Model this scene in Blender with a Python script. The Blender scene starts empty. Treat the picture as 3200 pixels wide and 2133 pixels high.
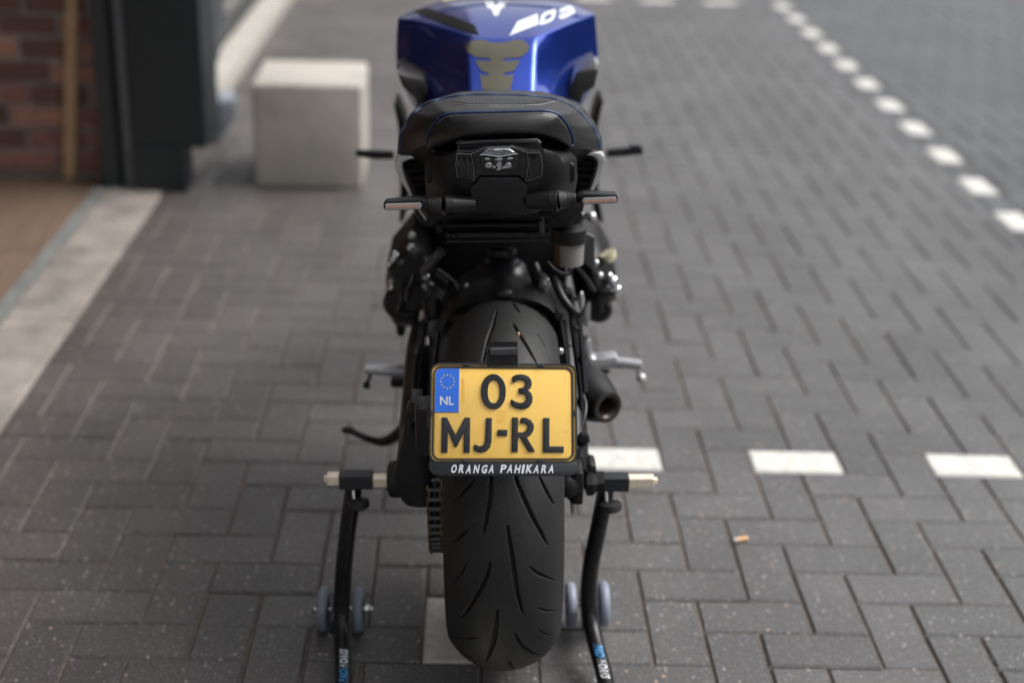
import bpy, bmesh, math, random
import numpy as np
from mathutils import Vector, Matrix
from mathutils.bvhtree import BVHTree
from math import sin, cos, pi, radians, sqrt
random.seed(4)
rng = np.random.default_rng(7)
SC = bpy.context.scene
COL = SC.collection

# ---------------------------------------------------------------- camera
RC = np.array([[0.99919456, -0.02220192, 0.0334261], [-0.02179014, 0.39927968, 0.9165702], [0.03369598, 0.91656031, -0.39847431]])  # right, up, forward
CC = np.array([-0.66993, -2.83262, 1.54287])
F = 4405.68 * 2352 / 3200      # focal length in units of a 2352 px wide picture
cd = bpy.data.cameras.new('camera')
cam = bpy.data.objects.new('camera', cd)
COL.objects.link(cam)
M = Matrix.Identity(4)
for i in range(3):
    M[i][0], M[i][1], M[i][2], M[i][3] = RC[i, 0], RC[i, 1], -RC[i, 2], CC[i]
cam.matrix_world = M
cd.lens = 49.56
cd.sensor_width = 36
cd.clip_end = 500
cd.clip_start = 0.05
cd.dof.use_dof = True
cd.dof.focus_distance = 2.10
cd.dof.aperture_fstop = 1.7
cd.dof.aperture_blades = 9
SC.camera = cam

# ---------------------------------------------------------------- light
EL, AZ = radians(52), radians(80)     # sun elevation, compass angle from +Y towards +X
w = bpy.data.worlds.new('World')
SC.world = w
w.use_nodes = True
nt = w.node_tree
nt.nodes.clear()
sky = nt.nodes.new('ShaderNodeTexSky')
sky.sky_type = 'NISHITA'
sky.sun_disc = False
sky.sun_elevation = EL
sky.sun_rotation = AZ
sky.air_density = 1.0
sky.dust_density = 5.0
sky.ozone_density = 1.0
hs = nt.nodes.new('ShaderNodeHueSaturation')
hs.inputs['Saturation'].default_value = 0.22
bg = nt.nodes.new('ShaderNodeBackground')
bg.inputs['Strength'].default_value = 0.12
wo = nt.nodes.new('ShaderNodeOutputWorld')
nt.links.new(sky.outputs[0], hs.inputs['Color'])
nt.links.new(hs.outputs[0], bg.inputs['Color'])
nt.links.new(bg.outputs[0], wo.inputs['Surface'])
sd = bpy.data.lights.new('sun', 'SUN')
sd.energy = 1.2
sd.angle = radians(34)
sd.color = (1.0, 0.97, 0.93)
sun = bpy.data.objects.new('sun', sd)
COL.objects.link(sun)
sdir = Vector((sin(AZ) * cos(EL), cos(AZ) * cos(EL), sin(EL)))
sun.rotation_euler = sdir.to_track_quat('Z', 'Y').to_euler()
sun.location = (3, 3, 8)
SC.view_settings.view_transform = 'Standard'
SC.view_settings.look = 'None'
SC.view_settings.exposure = 0.85
SC.view_settings.gamma = 1
SC.view_settings.use_curve_mapping = False
SC.render.engine = 'CYCLES'
SC.cycles.max_bounces = 8

# ---------------------------------------------------------------- materials
MATS = {}
def mat(name, col, rough=0.5, metal=0.0, spec=0.5, coat=0.0, bump=None, var=None, trans=0.0, sheen=0.0, pos='Position'):
    """plain procedural material: bump=(scale, strength, dist); var=(scale, amount) mottles the colour"""
    m = bpy.data.materials.new(name)
    m.use_nodes = True
    t = m.node_tree
    p = t.nodes['Principled BSDF']
    p.inputs['Base Color'].default_value = (*col, 1)
    p.inputs['Roughness'].default_value = rough
    p.inputs['Metallic'].default_value = metal
    p.inputs['Specular IOR Level'].default_value = spec
    p.inputs['Coat Weight'].default_value = coat
    p.inputs['Coat Roughness'].default_value = 0.04
    p.inputs['Transmission Weight'].default_value = trans
    geo = t.nodes.new('ShaderNodeNewGeometry')
    if bump:
        n = t.nodes.new('ShaderNodeTexNoise')
        n.inputs['Scale'].default_value = bump[0]
        n.inputs['Detail'].default_value = 6
        t.links.new(geo.outputs['Position'], n.inputs['Vector'])
        b = t.nodes.new('ShaderNodeBump')
        b.inputs['Strength'].default_value = bump[1]
        b.inputs['Distance'].default_value = bump[2]
        t.links.new(n.outputs['Fac'], b.inputs['Height'])
        t.links.new(b.outputs['Normal'], p.inputs['Normal'])
    if var:
        n2 = t.nodes.new('ShaderNodeTexNoise')
        n2.inputs['Scale'].default_value = var[0]
        n2.inputs['Detail'].default_value = 8
        n2.inputs['Roughness'].default_value = 0.65
        t.links.new(geo.outputs['Position'], n2.inputs['Vector'])
        r = t.nodes.new('ShaderNodeMapRange')
        r.inputs['From Min'].default_value = 0.3
        r.inputs['From Max'].default_value = 0.7
        r.inputs['To Min'].default_value = 1 - var[1]
        r.inputs['To Max'].default_value = 1 + var[1]
        t.links.new(n2.outputs['Fac'], r.inputs['Value'])
        mx = t.nodes.new('ShaderNodeVectorMath')
        mx.operation = 'SCALE'
        mx.inputs[0].default_value = col
        t.links.new(r.outputs[0], mx.inputs['Scale'])
        t.links.new(mx.outputs[0], p.inputs['Base Color'])
    MATS[name] = m
    return m

def add_specks(m, scale, thr, pick, colr):
    t = m.node_tree; p = t.nodes['Principled BSDF']; N = t.nodes.new; L = t.links.new
    tc = N('ShaderNodeNewGeometry'); v = N('ShaderNodeTexVoronoi'); v.inputs['Scale'].default_value = scale; L(tc.outputs['Position'], v.inputs['Vector'])
    sp = N('ShaderNodeSeparateColor'); L(v.outputs['Color'], sp.inputs[0])
    a = N('ShaderNodeMath'); a.operation = 'LESS_THAN'; a.inputs[1].default_value = thr; L(v.outputs['Distance'], a.inputs[0])
    b = N('ShaderNodeMath'); b.operation = 'GREATER_THAN'; b.inputs[1].default_value = pick; L(sp.outputs[0], b.inputs[0])
    c = N('ShaderNodeMath'); c.operation = 'MULTIPLY'; L(a.outputs[0], c.inputs[0]); L(b.outputs[0], c.inputs[1])
    mx = N('ShaderNodeMix'); mx.data_type = 'RGBA'; L(c.outputs[0], mx.inputs[0])
    src = p.inputs['Base Color'].links[0].from_socket if p.inputs['Base Color'].links else None
    if src: L(src, mx.inputs[6])
    else: mx.inputs[6].default_value = p.inputs['Base Color'].default_value
    mx.inputs[7].default_value = colr; L(mx.outputs[2], p.inputs['Base Color'])
m_plastic = mat('black plastic', (.0065, .0065, .007), .46, spec=.4, bump=(900, .15, .0005))
m_satin = mat('satin black', (.009, .009, .010), .38, spec=.4)
m_dark = mat('dark engine metal', (.0055, .0055, .006), .42, spec=.4, var=(40, .4))
m_engine = mat('grey engine metal', (.02, .02, .022), .35, metal=.5, var=(60, .3))
m_gloss = mat('gloss black', (.01, .01, .011), .12)
m_smoke = mat('smoked lens', (.008, .008, .009), .07, spec=.7)
m_lensgrey = mat('grey lens insert', (.022, .022, .024), .2)
m_chromeb = mat('bright reflector', (.75, .76, .78), .12, metal=1)
m_edge = mat('edge highlight grey', (.11, .112, .118), .12)  # highlights along edges, put into the colour of thin lines
m_silver = mat('satin silver', (.55, .55, .54), .35, metal=.5)
m_alu = mat('cast aluminium', (.62, .62, .63), .32, metal=.85, var=(80, .2))
m_gold = mat('gold anodised', (.95, .88, .6), .3, metal=.55)
m_zinc = mat('yellow zinc plate', (1.0, .88, .68), .28, metal=.35, spec=.9, var=(90, .12))
m_zincpink = mat('pink zinc plate', (.85, .55, .5), .3, metal=.9)
m_bolt = mat('bolt steel', (.7, .72, .74), .2, metal=1)
m_shock = mat('shock spring', (.014, .014, .017), .3, metal=.2)
m_vinyl = mat('seat vinyl', (.013, .013, .0135), .40, bump=(700, .5, .0007), var=(15, .12))
m_vinylrib = mat('ribbed seat vinyl', (.032, .032, .034), .5, bump=(500, .5, .001))
m_piping = mat('blue piping', (.008, .03, .10), .45)
m_thread = mat('grey thread', (.18, .19, .19), .7)
m_print = mat('grey print', (.12, .12, .125), .45)
m_blue = mat('blue tank paint', (.006, .042, .36), .33, metal=.85, coat=1.0, bump=(1500, .05, .0003))
m_white = mat('white decal', (.72, .75, .8), .4)
m_decalblack = mat('black decal', (.006, .006, .006), .6, spec=.2)
m_pad = mat('bronze tank pad', (.085, .08, .055), .38, bump=(600, .2, .0005))
m_tankside = mat('grey side cover', (.03, .028, .026), .35)
m_plate = mat('yellow plate', (1.0, .63, .13), .33, spec=.8, bump=(2500, .06, .0002), var=(14, .05))
m_eu = mat('blue plate field', (.012, .16, .80), .33, spec=.8, var=(20, .05))
m_star = mat('plate star', (.68, .66, .45), .5)
m_staredge = mat('plate star outline', (.05, .06, .08), .5)
m_char = mat('plate character', (.017, .018, .021), .36, bump=(60, .15, .002), var=(60, .25))
m_charside = mat('plate character rim', (.10, .045, .012), .5)
m_frame = mat('plate holder plastic', (.021, .023, .028), .42, bump=(500, .1, .0005))
m_emboss = mat('plate faint print', (.86, .50, .06), .45)
add_specks(m_plate, 170, .10, .93, (.30, .16, .03, 1))
m_groove = mat('plate bead', (.04, .035, .03), .5)
m_rubber = mat('stand rubber', (.02, .02, .021), .6)
m_standblack = mat('stand black enamel', (.006, .006, .007), .33, spec=.4, bump=(300, .25, .001))
add_specks(m_standblack, 420, .3, .82, (.11, .11, .12, 1))
add_specks(m_frame, 260, .12, .86, (.16, .15, .14, 1))
add_specks(m_char, 200, .10, .86, (.10, .09, .08, 1))
m_castor = mat('grey castor tyre', (.22, .245, .31), .45)
m_castorhub = mat('castor hub', (.02, .03, .045), .5)
m_cyan = mat('light blue print', (.05, .3, .62), .45)
m_led = mat('amber led', (.85, .40, .22), .4)
m_ledbed = mat('led strip bed', (.36, .36, .38), .3)
m_reserv = mat('reservoir plastic', (.22, .21, .195), .35)
m_rust = mat('reservoir fluid', (.10, .035, .02), .35)
m_heel = mat('grey guard', (.07, .07, .075), .45)
m_chain = mat('chain plates', (.13, .09, .045), .35, metal=.8, var=(200, .5))
m_chainroll = mat('chain roller', (.085, .085, .088), .3, metal=.9)
m_exin = mat('exhaust bore', (.035, .02, .012), .6)
m_exrim = mat('exhaust rim', (.05, .045, .04), .3, metal=.6)
m_column = mat('dark painted steel', (.010, .0145, .018), .5)
m_frameA = mat('grey door frame', (.028, .036, .042), .4)
m_frameB = mat('door rubber seal', (.012, .013, .013), .5)
m_strip = mat('light frame strip', (.085, .088, .10), .4)
m_mull = mat('grey mullion', (.065, .071, .08), .45)
m_alurail = mat('aluminium rail', (.20, .205, .20), .6, metal=.3, var=(12, .35))
m_wood = mat('pine batten', (.46, .31, .17), .6, var=(8, .15))
m_concrete = mat('pale concrete', (.43, .40, .36), .8, bump=(80, .5, .004), var=(5, .22))
m_thresh = mat('threshold stone', (.26, .235, .21), .62, bump=(120, .2, .002), var=(4, .5))
m_plinth = mat('plinth', (.42, .40, .36), .7, var=(5, .12))
m_mortar = mat('mortar', (.36, .31, .29), .9, bump=(150, .6, .004), var=(20, .2))
m_facade = mat('facade panel', (.03, .033, .036), .4)
m_facebrick = mat('upper facade', (.12, .09, .075), .8, var=(4, .2))
m_bluething = mat('blue grey plastic', (.30, .33, .38), .4)
m_buttp = mat('cigarette filter', (.88, .52, .27), .8, var=(400, .3))
m_buttw = mat('cigarette paper', (.6, .58, .55), .8)
m_whitepav = mat('white paving stone', (.60, .595, .56), .75, bump=(220, .5, .002), var=(30, .24))
m_asphalt = mat('sand joint', (.14, .115, .092), .95, bump=(300, .6, .003), var=(6, .45))
m_ground = mat('far ground', (.075, .075, .078), .8, var=(3, .2))

m_reflect = mat('lamp reflector', (.5, .51, .53), .16, metal=.9, var=(500, .7))
# glass of the shop front
m_glass = mat('shop glass', (.025, .03, .032), .03, spec=1.0)

# rubber of the tyre: dusty, fine specks
def tyre_mat():
    m = mat('tyre rubber', (.012, .012, .012), .56, spec=.45, bump=(700, .5, .0008))
    t = m.node_tree
    p = t.nodes['Principled BSDF']
    geo = t.nodes.new('ShaderNodeNewGeometry')
    n = t.nodes.new('ShaderNodeTexNoise'); n.inputs['Scale'].default_value = 9; n.inputs['Detail'].default_value = 9; n.inputs['Roughness'].default_value = .7
    t.links.new(geo.outputs['Position'], n.inputs['Vector'])
    cr = t.nodes.new('ShaderNodeValToRGB')
    cr.color_ramp.elements[0].position = .3; cr.color_ramp.elements[0].color = (.0085, .0085, .0088, 1)
    cr.color_ramp.elements[1].position = .72; cr.color_ramp.elements[1].color = (.019, .0186, .0185, 1)
    t.links.new(n.outputs['Fac'], cr.inputs['Fac'])
    tc = t.nodes.new('ShaderNodeTexCoord'); sx = t.nodes.new('ShaderNodeSeparateXYZ'); t.links.new(tc.outputs['Object'], sx.inputs[0])
    ab = t.nodes.new('ShaderNodeMath'); ab.operation = 'ABSOLUTE'; t.links.new(sx.outputs[0], ab.inputs[0])
    bd = t.nodes.new('ShaderNodeMapRange'); bd.interpolation_type = 'SMOOTHSTEP'; bd.inputs['From Min'].default_value = .03; bd.inputs['From Max'].default_value = .062; bd.inputs['To Min'].default_value = 1; bd.inputs['To Max'].default_value = 0
    t.links.new(ab.outputs[0], bd.inputs['Value'])
    nf = t.nodes.new('ShaderNodeTexNoise'); nf.inputs['Scale'].default_value = 260; nf.inputs['Detail'].default_value = 5; t.links.new(tc.outputs['Object'], nf.inputs['Vector'])
    nm = t.nodes.new('ShaderNodeMapRange'); nm.inputs['From Min'].default_value = .42; nm.inputs['From Max'].default_value = .68; t.links.new(nf.outputs['Fac'], nm.inputs['Value'])
    sm = t.nodes.new('ShaderNodeMath'); sm.operation = 'MULTIPLY'; t.links.new(bd.outputs[0], sm.inputs[0]); t.links.new(nm.outputs[0], sm.inputs[1])
    sm2 = t.nodes.new('ShaderNodeMath'); sm2.operation = 'MULTIPLY'; sm2.inputs[1].default_value = .75; t.links.new(sm.outputs[0], sm2.inputs[0])
    scf = t.nodes.new('ShaderNodeMix'); scf.data_type = 'RGBA'; t.links.new(sm2.outputs[0], scf.inputs[0]); t.links.new(cr.outputs[0], scf.inputs[6]); scf.inputs[7].default_value = (.024, .0236, .0230, 1)
    v = t.nodes.new('ShaderNodeTexVoronoi'); v.inputs['Scale'].default_value = 120
    t.links.new(geo.outputs['Position'], v.inputs['Vector'])
    lt = t.nodes.new('ShaderNodeMath'); lt.operation = 'LESS_THAN'; lt.inputs[1].default_value = .07
    t.links.new(v.outputs['Distance'], lt.inputs[0])
    wn = t.nodes.new('ShaderNodeSeparateColor'); t.links.new(v.outputs['Color'], wn.inputs[0])
    gt = t.nodes.new('ShaderNodeMath'); gt.operation = 'GREATER_THAN'; gt.inputs[1].default_value = .87
    t.links.new(wn.outputs[0], gt.inputs[0])
    mu = t.nodes.new('ShaderNodeMath'); mu.operation = 'MULTIPLY'
    t.links.new(lt.outputs[0], mu.inputs[0]); t.links.new(gt.outputs[0], mu.inputs[1])
    mx = t.nodes.new('ShaderNodeMix'); mx.data_type = 'RGBA'
    t.links.new(mu.outputs[0], mx.inputs[0]); t.links.new(scf.outputs[2], mx.inputs[6])
    mx.inputs[7].default_value = (.2, .19, .17, 1)
    t.links.new(mx.outputs[2], p.inputs['Base Color'])
    return m
m_tyre = tyre_mat()
m_lamp = mat('lamp cover', (.075, .075, .085), .25)
m_shopwall = mat('white shop wall', (.7, .69, .66), .8)

# concrete pavers: charcoal with pale aggregate specks, tone differs stone by stone
def paver_mat():
    m = bpy.data.materials.new('charcoal paver'); m.use_nodes = True
    t = m.node_tree; p = t.nodes['Principled BSDF']; N = t.nodes.new; L = t.links.new
    geo = N('ShaderNodeNewGeometry'); oi = N('ShaderNodeObjectInfo'); at = N('ShaderNodeAttribute'); at.attribute_name = 'tone'
    add = N('ShaderNodeMath'); add.operation = 'ADD'; L(oi.outputs['Random'], add.inputs[0]); L(at.outputs['Fac'], add.inputs[1])
    fr = N('ShaderNodeMath'); fr.operation = 'FRACT'; L(add.outputs[0], fr.inputs[0])
    mr = N('ShaderNodeMapRange'); mr.inputs['To Min'].default_value = .88; mr.inputs['To Max'].default_value = 1.12; L(fr.outputs[0], mr.inputs['Value'])
    n1 = N('ShaderNodeTexNoise'); n1.inputs['Scale'].default_value = 2.2; n1.inputs['Detail'].default_value = 5; L(geo.outputs['Position'], n1.inputs['Vector'])
    cr = N('ShaderNodeValToRGB'); L(n1.outputs['Fac'], cr.inputs['Fac'])
    cr.color_ramp.elements[0].position = .38; cr.color_ramp.elements[0].color = (.060, .0585, .0585, 1)
    cr.color_ramp.elements[1].position = .65; cr.color_ramp.elements[1].color = (.088, .0865, .087, 1)
    # warm building bounce, cool sky light painted in; darker bluish stones beyond the dashes
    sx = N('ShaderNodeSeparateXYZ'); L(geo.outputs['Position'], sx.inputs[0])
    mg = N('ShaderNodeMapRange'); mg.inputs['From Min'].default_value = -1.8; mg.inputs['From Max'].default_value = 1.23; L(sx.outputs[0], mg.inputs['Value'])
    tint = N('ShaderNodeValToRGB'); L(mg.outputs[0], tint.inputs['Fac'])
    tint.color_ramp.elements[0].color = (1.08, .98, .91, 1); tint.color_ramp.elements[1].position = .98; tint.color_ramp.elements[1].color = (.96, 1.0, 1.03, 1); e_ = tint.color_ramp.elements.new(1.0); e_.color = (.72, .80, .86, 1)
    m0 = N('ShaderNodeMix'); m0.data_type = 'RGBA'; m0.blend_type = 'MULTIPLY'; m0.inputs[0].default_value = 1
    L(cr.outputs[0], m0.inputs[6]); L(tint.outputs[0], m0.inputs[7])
    sc = N('ShaderNodeVectorMath'); sc.operation = 'SCALE'; L(m0.outputs[2], sc.inputs[0]); L(mr.outputs[0], sc.inputs['Scale'])
    n2 = N('ShaderNodeTexNoise'); n2.inputs['Scale'].default_value = 160; n2.inputs['Detail'].default_value = 4; L(geo.outputs['Position'], n2.inputs['Vector'])
    mr2 = N('ShaderNodeMapRange'); mr2.inputs['From Min'].default_value = .3; mr2.inputs['From Max'].default_value = .7; mr2.inputs['To Min'].default_value = .62; mr2.inputs['To Max'].default_value = 1.38
    L(n2.outputs['Fac'], mr2.inputs['Value'])
    sc2 = N('ShaderNodeVectorMath'); sc2.operation = 'SCALE'; L(sc.outputs[0], sc2.inputs[0]); L(mr2.outputs[0], sc2.inputs['Scale'])
    last = sc2.outputs[0]
    for scale, thr, pick, colr in ((85, .27, .77, (.33, .325, .315, 1)), (180, .30, .60, (.23, .23, .235, 1)), (60, .20, .90, (.42, .29, .22, 1))):
        v = N('ShaderNodeTexVoronoi'); v.inputs['Scale'].default_value = scale; L(geo.outputs['Position'], v.inputs['Vector'])
        s = N('ShaderNodeSeparateColor'); L(v.outputs['Color'], s.inputs[0])
        a = N('ShaderNodeMath'); a.operation = 'LESS_THAN'; a.inputs[1].default_value = thr; L(v.outputs['Distance'], a.inputs[0])
        b = N('ShaderNodeMath'); b.operation = 'GREATER_THAN'; b.inputs[1].default_value = pick; L(s.outputs[0], b.inputs[0])
        c = N('ShaderNodeMath'); c.operation = 'MULTIPLY'; L(a.outputs[0], c.inputs[0]); L(b.outputs[0], c.inputs[1])
        d = N('ShaderNodeMath'); d.operation = 'MULTIPLY'; L(c.outputs[0], d.inputs[0]); L(s.outputs[1], d.inputs[1])
        mx = N('ShaderNodeMix'); mx.data_type = 'RGBA'; L(d.outputs[0], mx.inputs[0]); L(last, mx.inputs[6]); mx.inputs[7].default_value = colr
        last = mx.outputs[2]
    L(last, p.inputs['Base Color'])
    p.inputs['Roughness'].default_value = .5
    p.inputs['Specular IOR Level'].default_value = .75
    bp = N('ShaderNodeBump'); bp.inputs['Strength'].default_value = .6; bp.inputs['Distance'].default_value = .002
    L(n2.outputs['Fac'], bp.inputs['Height']); L(bp.outputs[0], p.inputs['Normal'])
    return m
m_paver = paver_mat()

def brick_mat():
    m = bpy.data.materials.new('old brick'); m.use_nodes = True
    t = m.node_tree; p = t.nodes['Principled BSDF']; N = t.nodes.new; L = t.links.new
    oi = N('ShaderNodeObjectInfo'); cr = N('ShaderNodeValToRGB'); L(oi.outputs['Random'], cr.inputs['Fac'])
    cr.color_ramp.interpolation = 'CONSTANT'
    cr.color_ramp.elements[0].position = 0; cr.color_ramp.elements[0].color = (0.322, 0.156, 0.120, 1)
    cr.color_ramp.elements[1].position = .25; cr.color_ramp.elements[1].color = (0.378, 0.194, 0.150, 1)
    for pos, c in ((.45, (0.140, 0.075, 0.060, 1)), (.6, (0.266, 0.125, 0.108, 1)), (.78, (0.098, 0.065, 0.058, 1)), (.9, (0.420, 0.225, 0.174, 1))):
        e = cr.color_ramp.elements.new(pos); e.color = c
    geo = N('ShaderNodeNewGeometry'); n = N('ShaderNodeTexNoise'); n.inputs['Scale'].default_value = 30; n.inputs['Detail'].default_value = 6; L(geo.outputs['Position'], n.inputs['Vector'])
    mr = N('ShaderNodeMapRange'); mr.inputs['To Min'].default_value = .4; mr.inputs['To Max'].default_value = 1.6; L(n.outputs['Fac'], mr.inputs['Value'])
    sc = N('ShaderNodeVectorMath'); sc.operation = 'SCALE'; L(cr.outputs[0], sc.inputs[0]); L(mr.outputs[0], sc.inputs['Scale'])
    L(sc.outputs[0], p.inputs['Base Color']); p.inputs['Roughness'].default_value = .85
    bp = N('ShaderNodeBump'); bp.inputs['Strength'].default_value = .7; bp.inputs['Distance'].default_value = .006
    L(n.outputs['Fac'], bp.inputs['Height']); L(bp.outputs[0], p.inputs['Normal'])
    return m
m_brick = brick_mat()

def wood_floor_mat():
    m = mat('brown floor board', (.17, .095, .055), .45, var=(3, .2))
    t = m.node_tree; p = t.nodes['Principled BSDF']; N = t.nodes.new; L = t.links.new
    geo = N('ShaderNodeNewGeometry'); mp = N('ShaderNodeMapping'); mp.inputs['Scale'].default_value = (14, 1.6, 1); mp.inputs['Rotation'].default_value = (0, 0, -.5)
    L(geo.outputs['Position'], mp.inputs[0]); n = N('ShaderNodeTexNoise'); n.inputs['Scale'].default_value = 3; n.inputs['Detail'].default_value = 8
    L(mp.outputs[0], n.inputs['Vector']); cr = N('ShaderNodeValToRGB'); L(n.outputs['Fac'], cr.inputs['Fac'])
    cr.color_ramp.elements[0].position = .3; cr.color_ramp.elements[0].color = (.12, .085, .062, 1)
    cr.color_ramp.elements[1].position = .7; cr.color_ramp.elements[1].color = (.205, .145, .107, 1)
    L(cr.outputs[0], p.inputs['Base Color'])
    return m
m_floor = wood_floor_mat()

# ---------------------------------------------------------------- mesh helpers
class MB:
    """collects shapes; build() links them as ONE mesh object"""
    def __init__(s): s.v = []; s.f = []; s.mi = []; s.g = []
    def add(s, vs, fs, mi=0):
        o = len(s.v); s.g.append((vs, fs, mi)); s.v += [tuple(map(float, a)) for a in vs]; s.f += [tuple(i + o for i in f) for f in fs]; s.mi += [mi] * len(fs); return s
    def box(s, c, d, rot=None, mi=0, b=0.0):
        bm = bmesh.new(); bmesh.ops.create_cube(bm, size=1); bmesh.ops.scale(bm, vec=d, verts=bm.verts)
        if b: bmesh.ops.bevel(bm, geom=bm.edges[:], offset=b, segments=2, profile=.5, affect='EDGES', clamp_overlap=True)
        mt = Matrix.Translation(c) @ (rot.to_4x4() if rot else Matrix.Identity(4)); bm.transform(mt); s.bm(bm, mi); return s
    def bm(s, bm, mi=0):
        bm.verts.ensure_lookup_table()
        s.add([tuple(v.co) for v in bm.verts], [[v.index for v in f.verts] for f in bm.faces], mi); bm.free()
    def tube(s, path, r, n=14, mi=0, cap=True, smooth=0, flat=1.0):
        P = [Vector(p) for p in path]
        if smooth: P = catmull(P, smooth)
        R = r if isinstance(r, (list, tuple)) else [r] * len(P)
        if len(R) != len(P): R = list(np.interp(np.linspace(0, 1, len(P)), np.linspace(0, 1, len(R)), R))
        vs = []; fs = []; up = None
        for i, p in enumerate(P):
            t = ((P[min(i + 1, len(P) - 1)] - P[max(i - 1, 0)])).normalized()
            if up is None: up = Vector((0, 0, 1)) if abs(t.z) < .9 else Vector((1, 0, 0))
            a = t.cross(up)
            if a.length < 1e-4: a = t.cross(Vector((0, 1, .1)))
            a.normalize(); b = t.cross(a).normalized(); up = -b if up.dot(-b) > 0 else b
            for k in range(n):
                an = 2 * pi * k / n; vs.append(p + a * cos(an) * R[i] + b * sin(an) * R[i] * flat)
        for i in range(len(P) - 1):
            for k in range(n):
                fs.append((i * n + k, i * n + (k + 1) % n, (i + 1) * n + (k + 1) % n, (i + 1) * n + k))
        if cap: fs.append(tuple(range(n - 1, -1, -1))); fs.append(tuple((len(P) - 1) * n + k for k in range(n)))
        s.add(vs, fs, mi); return s
    def lathe(s, c, axis, prof, n=24, mi=0, cap=True):
        """prof: (distance along axis, radius)"""
        c = Vector(c); ax = Vector(axis).normalized(); u = ax.orthogonal().normalized(); v = ax.cross(u); vs = []; fs = []
        for (h, r) in prof:
            for k in range(n):
                a = 2 * pi * k / n; vs.append(c + ax * h + (u * cos(a) + v * sin(a)) * r)
        for i in range(len(prof) - 1):
            for k in range(n): fs.append((i * n + k, i * n + (k + 1) % n, (i + 1) * n + (k + 1) % n, (i + 1) * n + k))
        if cap: fs.append(tuple(range(n - 1, -1, -1))); fs.append(tuple((len(prof) - 1) * n + k for k in range(n)))
        s.add(vs, fs, mi); return s
    def ball(s, c, r, mi=0, sc=(1, 1, 1)):
        bm = bmesh.new(); bmesh.ops.create_uvsphere(bm, u_segments=14, v_segments=9, radius=r); bmesh.ops.scale(bm, vec=sc, verts=bm.verts)
        bmesh.ops.translate(bm, vec=c, verts=bm.verts); s.bm(bm, mi); return s
    def prism(s, front, back, mi=0, b=0.0):
        """front/back: matching 3D outlines"""
        bm = bmesh.new(); n = len(front)
        a = [bm.verts.new(p) for p in front]; c = [bm.verts.new(p) for p in back]
        bm.faces.new(a); bm.faces.new(c[::-1])
        for i in range(n): bm.faces.new((a[(i + 1) % n], a[i], c[i], c[(i + 1) % n]))
        bmesh.ops.recalc_face_normals(bm, faces=bm.faces)
        if b: bmesh.ops.bevel(bm, geom=bm.edges[:], offset=b, segments=2, profile=.5, affect='EDGES', clamp_overlap=True)
        s.bm(bm, mi); return s
    def grid(s, G, mi=0, close=False):
        """G: array rows x cols x 3"""
        G = np.asarray(G); r, c = G.shape[:2]; fs = []
        for i in range(r - 1):
            for j in range(c - 1 + (1 if close else 0)):
                fs.append((i * c + j, i * c + (j + 1) % c, (i + 1) * c + (j + 1) % c, (i + 1) * c + j))
        s.add(G.reshape(-1, 3), fs, mi); return s
    def build_each(s, name, mats, parent=None, smooth=None):
        # every shape becomes an object of its own
        return [MB().add([tuple(v) for v in vs], fs, mi).build(name, mats, parent, smooth) for vs, fs, mi in s.g]
    def build(s, name, mats, parent=None, smooth=None, label=None, kind=None):
        me = bpy.data.meshes.new(name); me.from_pydata(s.v, [], s.f)
        ms = mats if isinstance(mats, (list, tuple)) else [mats]
        for m in ms: me.materials.append(m)
        me.polygons.foreach_set('material_index', s.mi)
        bm = bmesh.new(); bm.from_mesh(me); bmesh.ops.recalc_face_normals(bm, faces=bm.faces); bm.to_mesh(me); bm.free()
        if smooth is not None:
            me.polygons.foreach_set('use_smooth', [True] * len(me.polygons))
            me.set_sharp_from_angle(angle=radians(smooth))
        me.update()
        o = bpy.data.objects.new(name, me); COL.objects.link(o)
        if parent: o.parent = parent
        if label: o['label'] = label
        if kind: o['kind'] = kind
        return o

def catmull(P, n):
    P = [Vector(p) for p in P]; out = []
    Q = [P[0] * 2 - P[1]] + P + [P[-1] * 2 - P[-2]]
    for i in range(1, len(Q) - 2):
        for k in range(n):
            t = k / n
            out.append(.5 * ((2 * Q[i]) + (Q[i + 1] - Q[i - 1]) * t + (2 * Q[i - 1] - 5 * Q[i] + 4 * Q[i + 1] - Q[i + 2]) * t * t + (3 * Q[i] - Q[i - 1] - 3 * Q[i + 1] + Q[i + 2]) * t ** 3))
    out.append(P[-1]); return out

def empty(name, loc=(0, 0, 0), rot=(0, 0, 0)):
    o = bpy.data.objects.new(name, None); COL.objects.link(o); o.location = loc; o.rotation_euler = rot; o.empty_display_size = .1; return o
def tag(o, label=None, cat=None, group=None, kind=None):
    if label: o['label'] = label
    if cat: o['category'] = cat
    if group: o['group'] = group
    if kind: o['kind'] = kind
    return o

# measuring: where the sight line of a photo point meets a plane (world) -----------------
def wray(x, y): return RC[:, 2] + RC[:, 0] * ((x - 1176) / F) - RC[:, 1] * ((y - 783.9) / F)
def wz(x, y, z=0.0): d = wray(x, y); return CC + d * ((z - CC[2]) / d[2])
def wy(x, y, Y): d = wray(x, y); return CC + d * ((Y - CC[1]) / d[1])
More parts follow.
